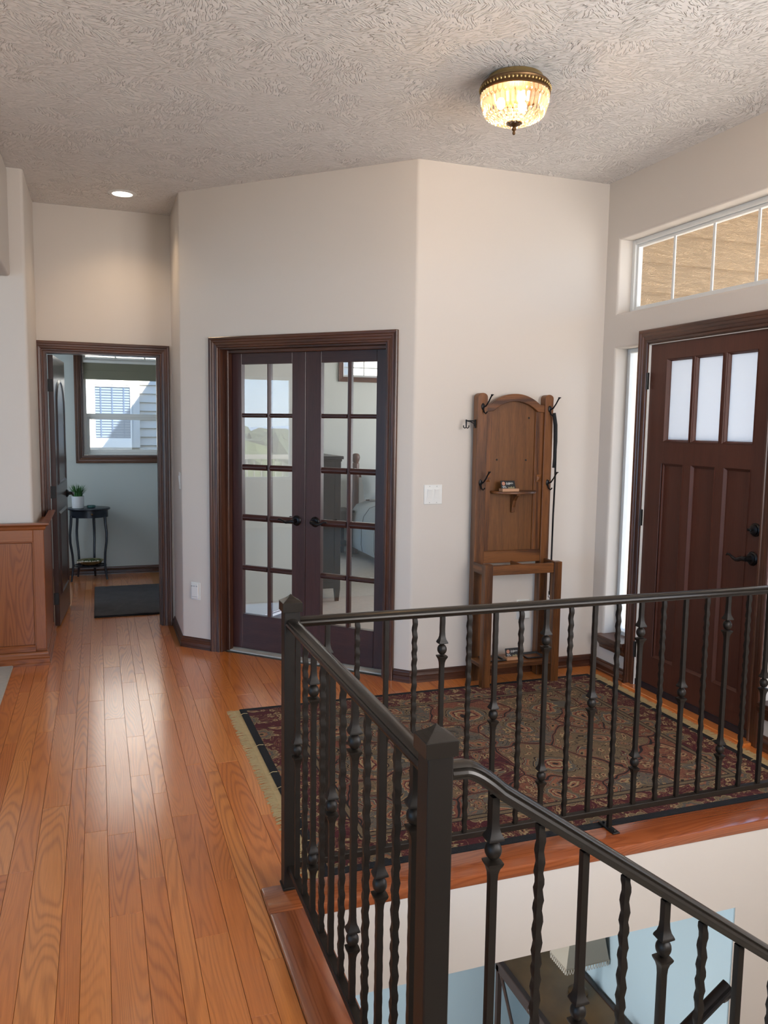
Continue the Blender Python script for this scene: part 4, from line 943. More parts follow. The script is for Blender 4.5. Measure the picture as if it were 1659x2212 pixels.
for k in range(1, 21):
    x = N2[0] + .021 + .1027 * k; zr = rail_z(x)
    kind_ = [0, 1, 0, 2][k % 4] if 0 else {0: 0, 2: 0, 1: 1, 3: 1}[k % 4]
    h = ZT - ZB - .012
    z0 = zr - .010 - h - .006
    me, knobs = BAR[2 if k % 4 in (1, 3) and False else kind_]
    # collars sit high and low in turn on the sloping run
    if k % 2 == 0: baluster(rs, x, N2[1], 0, z0)
    else:
        o = link('baluster', HI if k % 4 == 1 else LO, (x, N2[1], z0), rs) if 'HI' in globals() else None
        if o is None:
            def bar_one(kz):
                BARK = bar_mesh; b_ = MB()
                return None
            # two extra bars: collar near the top, collar lower down
            def custom(kz_list):
                global _K
                old = ZB
                me_, _ = bar_mesh_k(kz_list); return me_
            def bar_mesh_k(kl):
                b_ = MB(); rings = []
                n_ = int(h / .011); zs = [z for z in [h * i / n_ for i in range(n_ + 1)] if all(abs(z - q) > .062 for q in kl)]
                for z in zs: rings.append((z, [( .0082 * (1.0 if q % 2 == 0 else 1.30) * (1 + .045 * math.sin(2 * math.pi * z / .042 + (q // 2) * 1.57)) * f_(math.pi / 4 * q) ) for q in range(8) for f_ in ()] or [((.0082 * (1.0 if q % 2 == 0 else 1.30)) * math.cos(math.pi / 4 * q), (.0082 * (1.0 if q % 2 == 0 else 1.30)) * math.sin(math.pi / 4 * q), z) for q in range(8)]))
                for kz in kl:
                    for dz, w in ((.060, .0082), (.046, .0092), (.036, .0118), (.029, .0158), (.0255, .0172), (.0225, .0172), (.0205, .0085)):
                        for sgn in (1, -1):
                            rings.append((kz + sgn * dz, [(w * (1.0 if q % 2 == 0 else (1.30 if dz > .0215 else 1.0)) * math.cos(math.pi / 4 * q), w * (1.0 if q % 2 == 0 else (1.30 if dz > .0215 else 1.0)) * math.sin(math.pi / 4 * q), kz + sgn * dz) for q in range(8)]))
                rings.sort(key=lambda t: t[0]); runs = [[]]
                for z, ring in rings:
                    runs[-1].append(ring)
                    if any(abs(z - (q - .0205)) < 1e-6 for q in kl): runs.append([])
                for run in runs:
                    mm = len(run)
                    b_.add([p for ring in run for p in ring], [(i * 8 + q, i * 8 + (q + 1) % 8, (i + 1) * 8 + (q + 1) % 8, (i + 1) * 8 + q) for i in range(mm - 1) for q in range(8)] + [tuple(range(8))[::-1], tuple((mm - 1) * 8 + q for q in range(8))])
                me_ = b_.mesh('baluster', Vector(), smooth=math.radians(28)); me_.materials.append(M['bronze']); return me_, kl
            KHI = [h - .107, h - .107 - .511]; KLO = [h - .345]
            HI, _ = bar_mesh_k(KHI); LO, _ = bar_mesh_k(KLO)
            o = link('baluster', HI if k % 4 == 1 else LO, (x, N2[1], z0), rs)
        for kz in (KHI if k % 4 == 1 else KLO): link('knuckle', KNOB, (x, N2[1], z0 + kz), o)

# handrail of the lower flight on the stairwell opening
hr = empty('lower_handrail', (1.6, 2.33, -1.4), 'dark handrail bar of the lower stair flight in the blue opening', 'handrail')
def hz(x): return -.635 - .70 * (2.295 - x)
b = MB(); HP = [(-.019, -.022), (.019, -.022), (.021, -.010), (.017, -.004), (.021, .004), (.019, .016), (.010, .022), (-.010, .022), (-.019, .016), (-.021, .004), (-.017, -.004), (-.021, -.010)]
t = Vector((-1, -.70)).normalized(); nn = Vector((-t.y, t.x)) * -1
vs_ = []
for x in (2.297, .9):
    for p, q in HP: vs_.append((x + abs(nn.x) * q * -1 * .57 if 0 else x - .573 * q, 2.335 + p, hz(x) + .819 * q))
m_ = len(HP)
b.add(vs_, [(k, (k + 1) % m_, m_ + (k + 1) % m_, m_ + k) for k in range(m_)] + [tuple(range(m_))[::-1], tuple(range(m_, 2 * m_))]).build('bar', 'black_metal', hr, smooth=SM)
MB().tube([(2.275, 2.335, hz(2.275) - .018), (2.280, 2.337, hz(2.275) - .05), (2.305, 2.352, hz(2.275) - .062), (2.330, 2.362, hz(2.275) - .062), (2.345, 2.362, hz(2.275) - .062)], .008, 8).build('bracket', 'black_metal', hr, smooth=SM)

# ================================================================== RUG
RX0, RX1, RY0, RY1 = .687, 2.872, 2.517, 4.225
rug = empty('oriental_rug', ((RX0 + RX1) / 2, (RY0 + RY1) / 2, .001), 'floral oriental rug in maroon, tan and grey with black edge', 'rug')
M['rug'] = m_rug((RX1 - RX0) / 2, (RY1 - RY0) / 2)
MB().box(RX0, RX1, RY0, RY1, .0008, .010).build('pile', 'rug', rug, bevel=.003, seg=2)
for x0, sg in ((RX0, -1), (RX1, 1)):
    MB().box(min(x0, x0 + sg * .024), max(x0, x0 + sg * .024), RY0 + .004, RY1 - .004, .0008, .005).build('fringe_band', 'fringe', rug)
    b = MB(); y = RY0 + .006
    while y < RY1 - .006:
        l = random.uniform(.030, .046); w = random.uniform(-.010, .010); z = random.uniform(.003, .006)
        pts = [(x0 + sg * .020, y, .004), (x0 + sg * (.024 + l * .5), y + w * .6, z), (x0 + sg * (.024 + l), y + w, .002)]
        if random.random() < .02: pts = [(x0 + sg * .02, y, .005), (x0 - sg * .01, y + .006, .013), (x0 - sg * .03, y + .004, .012)]
        b.tube(pts, .0017, 4); y += random.uniform(.0035, .0055)
    b.build('fringe', 'fringe', rug, kind='stuff')

# ================================================================== HALL TREE (coat stand)
ht = empty('coat_stand', (2.36, 4.27, 0), 'brown oak hall coat stand with arched back and umbrella tray', 'coat stand')
yb0, yb1 = 4.325, 4.385
def post_poly(x0, x1, zt):
    xm, hw = (x0 + x1) / 2, (x1 - x0) / 2
    return [(x0, 0.0), (x1, 0.0), (x1, zt - hw * .8)] + [(xm + hw * math.cos(a), zt - hw * .8 + hw * .8 * math.sin(a)) for a in [math.pi * i / 8 for i in range(1, 8)]] + [(x0, zt - hw * .8)]
for x0, x1 in ((2.112, 2.176), (2.564, 2.620)):
    MB().prism(post_poly(x0, x1, 1.742), yb0, yb1, 'y').build('post', 'oak', ht, bevel=.002)
xl, xr, xm = 2.176, 2.564, 2.370
def arch_band(z_out, z_in, zs_o, zs_i, hw_o, hw_i, n=20):
    out_ = [(xm - hw_o + 2 * hw_o * i / n, zs_o + (z_out - zs_o) * math.sqrt(max(0, 1 - ((2 * i / n) - 1) ** 2)) ** 1.0) for i in range(n + 1)]
    return out_
def circ(z0, zc, hw, n=22):
    hgt = zc - z0; R_ = (hw * hw + hgt * hgt) / (2 * hgt); cz = zc - R_; a0 = math.asin(hw / R_)
    return [(xm + R_ * math.sin(-a0 + 2 * a0 * i / n), cz + R_ * math.cos(-a0 + 2 * a0 * i / n)) for i in range(n + 1)]
oc = circ(1.680, 1.742, .165); ic = circ(1.637, 1.697, .150)
b = MB(); topl = [(xl, 1.680)] + oc + [(xr, 1.680)]; botl = [(xl, 1.634)] + ic + [(xr, 1.634)]
n = len(topl); vs_ = [(p[0], yb0 + .008, p[1]) for p in topl] + [(p[0], yb0 + .008, p[1]) for p in botl] + [(p[0], yb1 - .012, p[1]) for p in topl] + [(p[0], yb1 - .012, p[1]) for p in botl]
fs = []
for i in range(n - 1):
    fs += [(i, i + 1, n + i + 1, n + i), (2 * n + i, 3 * n + i, 3 * n + i + 1, 2 * n + i + 1), (i, 2 * n + i, 2 * n + i + 1, i + 1), (n + i, n + i + 1, 3 * n + i + 1, 3 * n + i)]
b.add(vs_, fs + [(0, n, 3 * n, 2 * n), (n - 1, 3 * n - 1, 4 * n - 1, 2 * n - 1)]).build('arched_rail', 'oak_h', ht, bevel=.002)
b = MB(); ppl = [(xl, .79), (xr, .79), (xr, 1.64)] + ic[::-1] + [(xl, 1.64)]
b.prism(ppl, yb0 + .034, yb0 + .042, 'y').build('back_panel', 'oak_panel', ht)
for x0, x1 in ((xl, 2.212), (2.517, xr)):
    MB().box(x0, x1, yb0 + .018, yb0 + .036, .79, 1.638).build('inner_stile', 'oak', ht, bevel=.002)
for x0, x1 in ((2.212, 2.217), (2.512, 2.517)): MB().box(x0, x1, yb0 + .024, yb0 + .036, .79, 1.64).build('bead_strip', 'oak', ht)
for x0 in (2.178, 2.524):
    b = MB(); b.box(x0, x0 + .034, yb0 + .010, yb0 + .02, 1.212, 1.258)
    b.add([(x0 + .003, yb0 + .010, 1.215), (x0 + .031, yb0 + .010, 1.215), (x0 + .031, yb0 + .010, 1.255), (x0 + .003, yb0 + .010, 1.255), (x0 + .017, yb0 + .002, 1.235)], [(0, 1, 4), (1, 2, 4), (2, 3, 4), (3, 0, 4), (3, 2, 1, 0)])
    b.build('rosette_block', 'oak_h', ht)
MB().box(xl, xr, yb0 + .006, yb1 - .01, .722, .795).build('lower_rail', 'oak_h', ht, bevel=.002)
# half-round shelf and bracket
sp = [(2.373 + .150 * math.cos(a), 4.357 - .118 * math.sin(a)) for a in [math.pi * i / 20 for i in range(21)]]
MB().prism(sp, 1.146, 1.161, 'z').build('shelf', 'oak_h', ht, bevel=.003)
MB().prism([(4.357, 1.146), (4.275, 1.146), (4.275, 1.135), (4.300, 1.124), (4.322, 1.100), (4.334, 1.060), (4.336, 1.030), (4.357, 1.026)], 2.362, 2.384, 'x').build('shelf_bracket', 'oak', ht, bevel=.002)
for x, z in ((2.262, 1.347), (2.460, 1.345), (2.472, 1.600)):
    MB().lathe([(.006, 0), (.005, -.004), (.001, -.004)], 8, (x, yb0 + .034, z), 'y').build('screw_hole', 'hinge', ht)
# umbrella frame
yf = 4.150
for x0 in (2.100, 2.561):
    MB().box(x0, x0 + .052, yf, yf + .046, 0.0105, .745).build('front_leg', 'oak', ht, bevel=.002)
MB().box(2.152, 2.561, yf + .008, yf + .030, .680, .738).build('front_rail', 'oak_h', ht, bevel=.002)
for x0 in (2.106, 2.588): MB().box(x0, x0 + .020, yf + .046, yb0, .680, .738).build('side_rail', 'oak_h', ht, bevel=.002)
MB().box(2.360, 2.374, yf + .030, yb0 + .006, .690, .732).build('divider', 'oak_h', ht)
MB().box(2.110, 2.606, yf + .010, yb0 + .02, .118, .146).build('tray_board', 'oak_h', ht, bevel=.002)
for x0, x1 in ((2.150, 2.280), (2.425, 2.555)):
    y0, y1, z0, z1 = yf + .048, yb0 - .012, .122, .156; b = MB(); w = .010
    b.add([(x0, y0, z1), (x1, y0, z1), (x1, y1, z1), (x0, y1, z1), (x0 + w, y0 + w, z1), (x1 - w, y0 + w, z1), (x1 - w, y1 - w, z1), (x0 + w, y1 - w, z1), (x0 + 2 * w, y0 + 2 * w, z0 + .003), (x1 - 2 * w, y0 + 2 * w, z0 + .003), (x1 - 2 * w, y1 - 2 * w, z0 + .003), (x0 + 2 * w, y1 - 2 * w, z0 + .003), (x0, y0, z1 - .005), (x1, y0, z1 - .005), (x1, y1, z1 - .005), (x0, y1, z1 - .005)],
          [(k, (k + 1) % 4, 4 + (k + 1) % 4, 4 + k) for k in range(4)] + [(4 + k, 4 + (k + 1) % 4, 8 + (k + 1) % 4, 8 + k) for k in range(4)] + [(8, 9, 10, 11)] + [(12 + k, 12 + (k + 1) % 4, (k + 1) % 4, k) for k in range(4)])
    b.build('drip_tray', 'black_plastic', ht)
def coat_hook(x, z, sx):
    y = yb0; h = MB().lathe([(.012, 0), (.011, -.004), (.006, -.007)], 12, (x, y, z), 'y', 1.0, 1.7).build('coat_hook', 'black_metal', ht, smooth=SM)
    MB().tube([(x, y - .004, z - .004), (x + .008 * sx, y - .026, z + .004), (x + .016 * sx, y - .044, z + .030), (x + .022 * sx, y - .060, z + .058), (x + .025 * sx, y - .066, z + .066)], [.0055, .0048, .0042, .0045, .0055], 8).build('hook_arm', 'black_metal', h, smooth=SM)
    MB().ball((x + .025 * sx, y - .067, z + .067), .010, 12, 6, .35).build('hook_tip', 'black_metal', h, smooth=1.5)
    MB().tube([(x, y - .004, z - .010), (x + .001 * sx, y - .014, z - .032), (x + .004 * sx, y - .030, z - .042), (x + .008 * sx, y - .042, z - .030)], [.005, .0045, .004, .0045], 8).build('hook_arm', 'black_metal', h, smooth=SM)
coat_hook(2.144, 1.662, 1); coat_hook(2.594, 1.656, 1); coat_hook(2.140, 1.212, 1); coat_hook(2.596, 1.208, 1)
h = MB().box(2.106, 2.112, 4.345, 4.363, 1.535, 1.585).build('side_hook', 'black_metal', ht)
MB().tube([(2.109, 4.354, 1.577), (2.050, 4.354, 1.577)], .004, 8).build('hook_arm', 'black_metal', h)
MB().tube([(2.108, 4.354, 1.545), (2.100, 4.354, 1.562), (2.080, 4.354, 1.572), (2.060, 4.354, 1.575)], .003, 6).build('hook_arm', 'black_metal', h)
MB().tube([(2.052, 4.354, 1.584), (2.052, 4.354, 1.536)], [.005, .0035], 8).build('hook_stem', 'black_metal', h)
MB().tube([(2.034, 4.354, 1.550), (2.036, 4.354, 1.538), (2.044, 4.354, 1.534), (2.052, 4.354, 1.538), (2.060, 4.354, 1.534), (2.068, 4.354, 1.538), (2.070, 4.354, 1.550)], .0034, 6).build('hook_prongs', 'black_metal', h)

# leash on the right hooks
le = empty('dog_leash', (2.629, 4.30, .47), 'black webbing leash hanging from the coat stand with a metal clip', 'leash')
MB().tube([(2.603, 4.288, 1.632), (2.616, 4.289, 1.56), (2.624, 4.296, 1.46), (2.627, 4.304, 1.36), (2.623, 4.308, 1.30)], [.010, .0125, .012, .009, .007], 8).build('loop', 'leash', le, smooth=SM)
MB().tube([(2.606, 4.291, 1.630), (2.622, 4.296, 1.58), (2.635, 4.305, 1.40), (2.633, 4.300, 1.22), (2.631, 4.303, 1.02), (2.632, 4.306, .78), (2.631, 4.306, .60), (2.629, 4.306, .525)], .0085, 6, .5).build('strap', 'leash', le, smooth=SM)
MB().lathe([(.0085, 0), (.0085, .018)], 8, (2.629, 4.306, .515)).build('keeper', 'leash', le)
MB().tube([(2.629 + .010 * math.cos(a), 4.306, .503 + .010 * math.sin(a)) for a in [2 * math.pi * i / 12 for i in range(13)]], .0025, 6).build('clip_ring', 'chrome', le)
MB().tube([(2.629, 4.306, .494), (2.629, 4.306, .478), (2.623, 4.306, .468), (2.623, 4.306, .455), (2.629, 4.306, .447), (2.636, 4.306, .455), (2.635, 4.306, .468)], .003, 6).build('clip', 'chrome', le)

# two wooden holders with business cards
def card_holder(x0, x1, y, z, label, tilt=.28):
    e = empty('card_holder', ((x0 + x1) / 2, y, z), label, 'card holder', 'business card holders')
    MB().box(x0, x1, y - .022, y + .026, z, z + .017).build('base', 'cardwood', e, bevel=.001)
    xm_ = (x0 + x1) / 2
    for k, (dx, dt) in enumerate(((.010, .16), (.005, .07), (0, 0), (-.002, -.02))):
        t_ = tilt + dt; ey = Vector((0, math.sin(t_), math.cos(t_))); ez = Vector((0, -math.cos(t_), math.sin(t_)))
        rx = Vector((math.cos(dx * 2), math.sin(dx * 2) * .4, 0)).normalized()
        b = MB(o=(xm_ - .004 + dx * (1 if k < 2 else .3), y + .012 - .0035 * k, z + .010), ex=rx, ey=ey, ez=ez)
        c_ = b.box(-.0465, .0465, 0, .054, 0, .0006).build('card', 'cardblack', e)
        if k == 3:
            def mk(name, mat, fn):
                q = MB(o=b.o, ex=b.ex, ey=b.ey, ez=b.ez); fn(q); q.build(name, mat, c_)
            mk('portrait', 'cardface', lambda q: q.prism([(-.029 + .011 * math.cos(a), .037 + .0115 * math.sin(a)) for a in [2 * math.pi * i / 16 for i in range(16)]], .0006, .0009))
            def script(q):
                pts = []
                for i in range(60):
                    t = i / 59; pts.append((-.012 + .046 * t + .0022 * math.sin(t * 44), .036 + .0045 * math.sin(t * 38) * (1.3 - .5 * t) + .002 * t, .001))
                q.tube(pts, .0011, 4, .4); q.tube([(-.010, .030, .001), (-.008, .045, .001)], .0012, 4, .4); q.tube([(.006, .028, .001), (.008, .045, .001)], .001, 4, .4)
            mk('script', 'cardwhite', script)
            for (a0, a1, h_) in ((-.038, -.016, .0185), (-.036, -.024, .011), (-.020, -.012, .011)): mk('print_line', 'cardwhite', lambda q: q.box(a0, a1, h_, h_ + .0028, .0006, .0009))
            mk('picture', 'cardtan', lambda q: q.prism([(0, .002), (.042, .002), (.042, .016), (.036, .019), (.030, .012), (.022, .020), (.014, .014), (0, .017)], .0006, .0009))
            mk('qr_block', 'cardwhite', lambda q: q.box(.034, .042, .004, .016, .0009, .0010)) if 0 else None
    return e
card_holder(2.252, 2.362, 4.275, 1.1625, 'pale wooden holder of black cards on the half-round shelf')
card_holder(2.290, 2.400, 4.225, .1475, 'pale wooden holder of black cards on the low umbrella tray')

# ================================================================== BATHROOM THINGS
tb = empty('side_table', (-.10, 8.36, 0), 'blue-black oval side table with curved legs under the bathroom window', 'table')
TC = (-.098, 8.355)
def oval(rx, ry, n=28): return [(TC[0] + rx * math.cos(2 * math.pi * i / n), TC[1] + ry * math.sin(2 * math.pi * i / n)) for i in range(n)]
MB().prism(oval(.200, .175), .690, .708).build('table_top', 'navy_black', tb, bevel=.006, seg=2, smooth=SM)
MB().prism(oval(.178, .152), .618, .691).build('apron', 'navy_black', tb, smooth=SM)
MB().lathe([(.009, 0), (.010, -.008), (.004, -.014)], 10, (TC[0] + .03, TC[1] - .150, .655), 'y').build('knob', 'dark_brass', tb)
for lx, ly in ((-.262, 8.245), (.052, 8.285), (-.055, 8.505), (-.21, 8.495)):
    dx, dy = lx - TC[0], ly - TC[1]
    MB().tube([(TC[0] + dx * k, TC[1] + dy * k, z) for z, k in ((.64, .97), (.56, 1.0), (.46, 1.06), (.38, 1.05), (.26, .95), (.16, .92), (.08, .97), (.0, 1.05))], [.014, .013, .0125, .012, .0115, .0115, .0105, .0095], 8).build('leg', 'navy_black', tb, smooth=SM)
for k, rx in enumerate((.150, .115, .08, .045)):
    MB().tube([(p[0], p[1], .138) for p in oval(rx, rx * .85)] + [(TC[0] + rx, TC[1], .138)], .005, 6).build('shelf_ring', 'navy_black', tb)
for k in range(10):
    a = 2 * math.pi * k / 10; MB().tube([(TC[0] + .03 * math.cos(a), TC[1] + .026 * math.sin(a), .138), (TC[0] + .152 * math.cos(a + .35), TC[1] + .130 * math.sin(a + .35), .138)], .004, 5).build('shelf_spoke', 'navy_black', tb)
pt_ = empty('potted_grass', (-.194, 8.30, .708), 'green grass plant in a white pot on the oval table', 'potted plant')
MB().lathe([(.048, 0), (.054, .004), (.056, .06), (.057, .118), (.052, .118), (.050, .10), (.001, .10)], 28, (-.194, 8.30, .708)).build('pot', 'pot', pt_, smooth=SM)
b = MB()
for k in range(170):
    a = random.uniform(0, 6.283); rr = random.uniform(0, .040); l = random.uniform(.10, .165); lean = random.uniform(.01, .085) * (1 + rr * 10)
    x0, y0 = -.194 + rr * math.cos(a), 8.30 + rr * math.sin(a); z0 = .80; a2 = a + random.uniform(-.5, .5); w = .0032
    tx, ty = math.cos(a2), math.sin(a2); vs_ = []
    for t, kk in ((0, 1), (.45, .9), (.8, .5), (1, .06)):
        cx, cy, cz = x0 + tx * lean * t * t, y0 + ty * lean * t * t, z0 + l * t * (1 - .25 * t * lean / .1)
        vs_ += [(cx - ty * w * kk, cy + tx * w * kk, cz), (cx + ty * w * kk, cy - tx * w * kk, cz)]
    b.add(vs_, [(0, 1, 3, 2), (2, 3, 5, 4), (4, 5, 7, 6)])
b.build('grass_blades', 'grass', pt_, kind='stuff')
MB().lathe([(.020, 0), (.038, .004), (.042, .014), (.040, .024), (.036, .024), (.036, .012), (.001, .010)], 20, (-.075, 8.32, .708)).build('teal_dish', 'teal', smooth=SM, label='small teal dish beside the white pot', cat='dish')
bk = empty('straw_basket', (-.10, 8.36, .143), 'woven straw dish with moss and pale pebbles on the table shelf', 'basket')
MB().lathe([(.04, 0), (.09, .014), (.125, .045), (.119, .047), (.086, .020), (.001, .012)], 24, (-.095, 8.355, .143)).build('bowl', 'basket', bk, smooth=SM)
for k in range(3): MB().ball((-.13 + .055 * k, 8.33 + .02 * (k % 2), .178), .032, 10, 6, .8).build('moss_ball', 'moss', bk, smooth=1.5)
for k in range(9): MB().ball((-.205 + .022 * k + random.uniform(-.006, .006), 8.262 + .006 * (k % 3), .186), random.uniform(.010, .015), 8, 5, .8).build('pebble', 'pebble', bk, smooth=1.5)
b = MB(); NX, NY = 26, 40
vs_ = [(-.055 + .66 * i / NX, 6.64 + 1.22 * j / NY, .003 + .012 + .003 * mnoise.noise(Vector((i * .6, j * .35, 0)))) for j in range(NY + 1) for i in range(NX + 1)]
b.add(vs_, [(j * (NX + 1) + i, j * (NX + 1) + i + 1, (j + 1) * (NX + 1) + i + 1, (j + 1) * (NX + 1) + i) for j in range(NY) for i in range(NX)])
bmx = empty('bath_mat', (.27, 7.25, .001), 'charcoal bath mat on the floor beyond the hall doorway', 'mat')
b.build('pile', 'mat', bmx, smooth=1.0)
MB().box(-.057, .607, 6.638, 7.862, .0008, .010).build('backing', 'rugblack', bmx)

# ================================================================== BEDROOM THINGS
# chest of drawers along the angled wall
along = 0.0
KF = dict(o=(1.48, 6.66, 0), ex=(0, 1, 0), ey=(1, 0, 0), ez=(0, 0, 1))      # u away from the camera, v to the drawer fronts
ke = empty('tall_chest', (1.72, 7.06, .012), 'tall espresso chest of drawers seen through the french door', 'chest of drawers')
dpt = .487; w0 = .02
MB(**KF).box(along + .006, along + .80, w0 + .01, dpt - .01, .13, 1.235).build('body', 'espresso', ke)
MB(**KF).box(along - .018, along + .82, w0, dpt + .02, 1.252, 1.278).build('top', 'espresso', ke, bevel=.004)
MB(**KF).box(along - .006, along + .81, w0, dpt + .008, 1.232, 1.252).build('cornice', 'espresso', ke, bevel=.004)
for v0 in (w0, dpt - .055): MB(**KF).box(along, along + .02, v0, v0 + .055, .13, 1.235).build('side_post', 'espresso', ke, bevel=.002)
for z0, z1 in ((.13, .19), (1.18, 1.235)): MB(**KF).box(along, along + .02, w0 + .055, dpt - .055, z0, z1).build('side_rail', 'espresso', ke)
for u_, v_ in ((along, dpt - .05), (along, w0), (along + .75, dpt - .05), (along + .75, w0)): MB(**KF).taper(u_, u_ + .05, v_, v_ + .05, .012, .13, .6).build('leg', 'espresso', ke)
for z in (.20, .41, .62, .83, 1.03):
    f = MB(**KF).box(along + .03, along + .78, dpt - .01, dpt + .006, z, z + .19).build('drawer', 'espresso', ke, bevel=.003)
    MB(**KF).lathe([(.010, 0), (.014, .018), (.004, .022)], 8, (along + .12, dpt + .006, z + .095), 'y').build('knob', 'black_metal', f)
# bed
be = empty('bed', (3.55, 8.2, .012), 'post bed with grey-blue quilt in the room behind the french doors', 'bed')
for x in (2.886, 4.40):
    MB().lathe([(.040, .012), (.040, 1.09), (.036, 1.10), (.030, 1.105), (.036, 1.115), (.044, 1.14), (.050, 1.165), (.044, 1.195), (.028, 1.212), (.001, 1.217)], 20, (x, 9.16, 0)).build('bed_post', 'bedpost', be, smooth=SM)
for z0, z1 in ((.93, .99), (.55, .60)): MB().box(2.90, 4.39, 9.145, 9.175, z0, z1).build('head_rail', 'bedpost', be, bevel=.003)
for k in range(9): MB().box(3.02 + .15 * k, 3.06 + .15 * k, 9.15, 9.17, .60, .93).build('head_slat', 'bedpost', be)
MB().box(2.90, 4.39, 7.2, 9.13, .20, .30).build('bed_rail', 'bedpost', be)
b = MB(); prof = [(-.80, .12), (-.815, .20), (-.815, .38), (-.79, .52), (-.72, .615), (-.60, .655), (.60, .655), (.72, .615), (.79, .52), (.815, .38), (.815, .20), (.80, .12), (.5, .25), (-.5, .25)]
n = len(prof); ys = [7.12, 7.2, 7.5, 8.0, 8.5, 9.10]; sc_ = [.93, 1, 1.0, 1.005, 1.0, 1.0]
vs_ = [(3.60 + p[0] * s_, y, p[1] if i else p[1] * .92) for i, (y, s_) in enumerate(zip(ys, sc_)) for p in prof]
b.add(vs_, [(i * n + k, i * n + (k + 1) % n, (i + 1) * n + (k + 1) % n, (i + 1) * n + k) for i in range(len(ys) - 1) for k in range(n)] + [tuple(range(n))[::-1], tuple((len(ys) - 1) * n + k for k in range(n))])
qu = b.build('quilt', 'bed_cloth', be, smooth=math.radians(60))
for y in (7.7, 8.15, 8.6): MB().tube([(3.60 + p[0] * 1.003, y, p[1] + .001) for p in prof[:7]], .004, 5).build('quilt_seam', 'seam', qu)
MB().tube([(3.60 - .812, y, .43) for y in (7.2, 9.1)], .005, 5).build('quilt_seam', 'seam', qu)
for k, x in enumerate((3.18, 3.95)):
    b = MB(o=(x, 8.97, .835), ex=(1, 0, 0), ey=(0, .42, .907), ez=(0, -.907, .42)); nn_ = 12; vs_ = []; fs = []
    for sgn in (1, -1):
        for j in range(nn_ + 1):
            for i in range(nn_ + 1):
                a, c = i / nn_ * 2 - 1, j / nn_ * 2 - 1; th_ = max(0, (1 - abs(a) ** 3)) ** .6 * max(0, (1 - abs(c) ** 3)) ** .6
                pin = 1 - .07 * (1 - abs(a * c)) * (abs(a) ** 6 + abs(c) ** 6) / 2
                vs_.append((a * .27 * pin, c * .165 * pin, sgn * .07 * th_))
    q = (nn_ + 1) ** 2
    for s_ in (0, 1):
        for j in range(nn_):
            for i in range(nn_): fs.append(tuple(s_ * q + z for z in (j * (nn_ + 1) + i, j * (nn_ + 1) + i + 1, (j + 1) * (nn_ + 1) + i + 1, (j + 1) * (nn_ + 1) + i)))
    b.add(vs_, fs).build('pillow', 'bed_cloth', label='grey-blue pillow propped at the post' if k == 0 else 'grey-blue pillow at the far side of the bed', cat='pillow', smooth=1.2)
ns = empty('nightstand', (2.62, 9.1, .012), 'dark wooden nightstand beside the bed post', 'nightstand')
MB().box(2.38, 2.80, 8.90, 9.32, .535, .56).build('top', 'espresso', ns, bevel=.003)
MB().box(2.40, 2.78, 8.92, 9.30, .36, .535).build('drawer_box', 'espresso', ns)
MB().box(2.40, 2.78, 8.92, 9.30, .14, .17).build('low_shelf', 'espresso', ns)
for x in (2.40, 2.745):
    for y in (8.92, 9.265): MB().box(x, x + .035, y, y + .035, .012, .36).build('leg', 'espresso', ns)

# ================================================================== LOWER ROOM THINGS
ct = empty('console_table', (2.66, 3.9, -2.75), 'dark console table with burl top and lattice ends in the lower room', 'table')
X0, X1, Y0, Y1, ZT2 = 2.375, 2.845, 3.35, 4.40, -1.90
MB().box(X0, X1, Y0, Y1, ZT2 - .025, ZT2).build('table_top', 'consoletop', ct, bevel=.003)
for a in ((X0 - .008, X0 + .03, Y0, Y1), (X1 - .03, X1, Y0, Y1)): MB().box(a[0], a[1], a[2], a[3], ZT2 - .03, ZT2 + .006).build('edge_band', 'console', ct, bevel=.004)
for x in (X0 + .005, X1 - .04):
    for y in (Y0 + .01, (Y0 + Y1) / 2 - .02, Y1 - .04): MB().box(x, x + .03, y, y + .03, -2.75, ZT2 - .025).build('leg', 'console', ct)
for y0, y1 in ((Y0 + .03, (Y0 + Y1) / 2), ((Y0 + Y1) / 2, Y1 - .03)):
    MB().tube([(X0 + .02, y0, -2.65), (X0 + .02, y1, ZT2 - .06)], .011, 6).build('lattice_bar', 'console', ct)
    MB().tube([(X0 + .02, y1, -2.65), (X0 + .02, y0, ZT2 - .06)], .011, 6).build('lattice_bar', 'console', ct)
MB().box(X0 + .005, X0 + .035, Y0, Y1, ZT2 - .085, ZT2 - .025).build('apron', 'console', ct)
MB().ball((X0 + .0, 3.93, ZT2 - .03), .028, 12, 8).build('carved_knob', 'console', ct, smooth=1.5)
tlm = empty('table_lamp', (2.70, 3.93, ZT2), 'table lamp with cream fringed rectangular shade on the console', 'lamp')
LX, LY = 2.70, 3.93
MB().lathe([(.06, 0), (.062, .012), (.03, .03), (.012, .05), (.010, .12), (.018, .16), (.010, .20), (.007, .30)], 16, (LX, LY, ZT2 + .006)).build('base', 'dark_brass', tlm, smooth=SM)
b = MB(); zb_, zt_ = -1.655, -1.42
lo = [(LX - .15, LY - .09), (LX + .15, LY - .09), (LX + .15, LY + .09), (LX - .15, LY + .09)]; hi = [(LX + (p[0] - LX) * .72, LY + (p[1] - LY) * .72) for p in lo]
b.add([(*p, zb_) for p in lo] + [(*p, zt_) for p in hi], [(k, (k + 1) % 4, 4 + (k + 1) % 4, 4 + k) for k in range(4)] + [(4, 5, 6, 7)]).build('shade', 'lampshade', tlm)
MB().tube([(*p, zb_) for p in lo + lo[:1]], .004, 5).build('shade_band', 'lampshade', tlm)
b = MB()
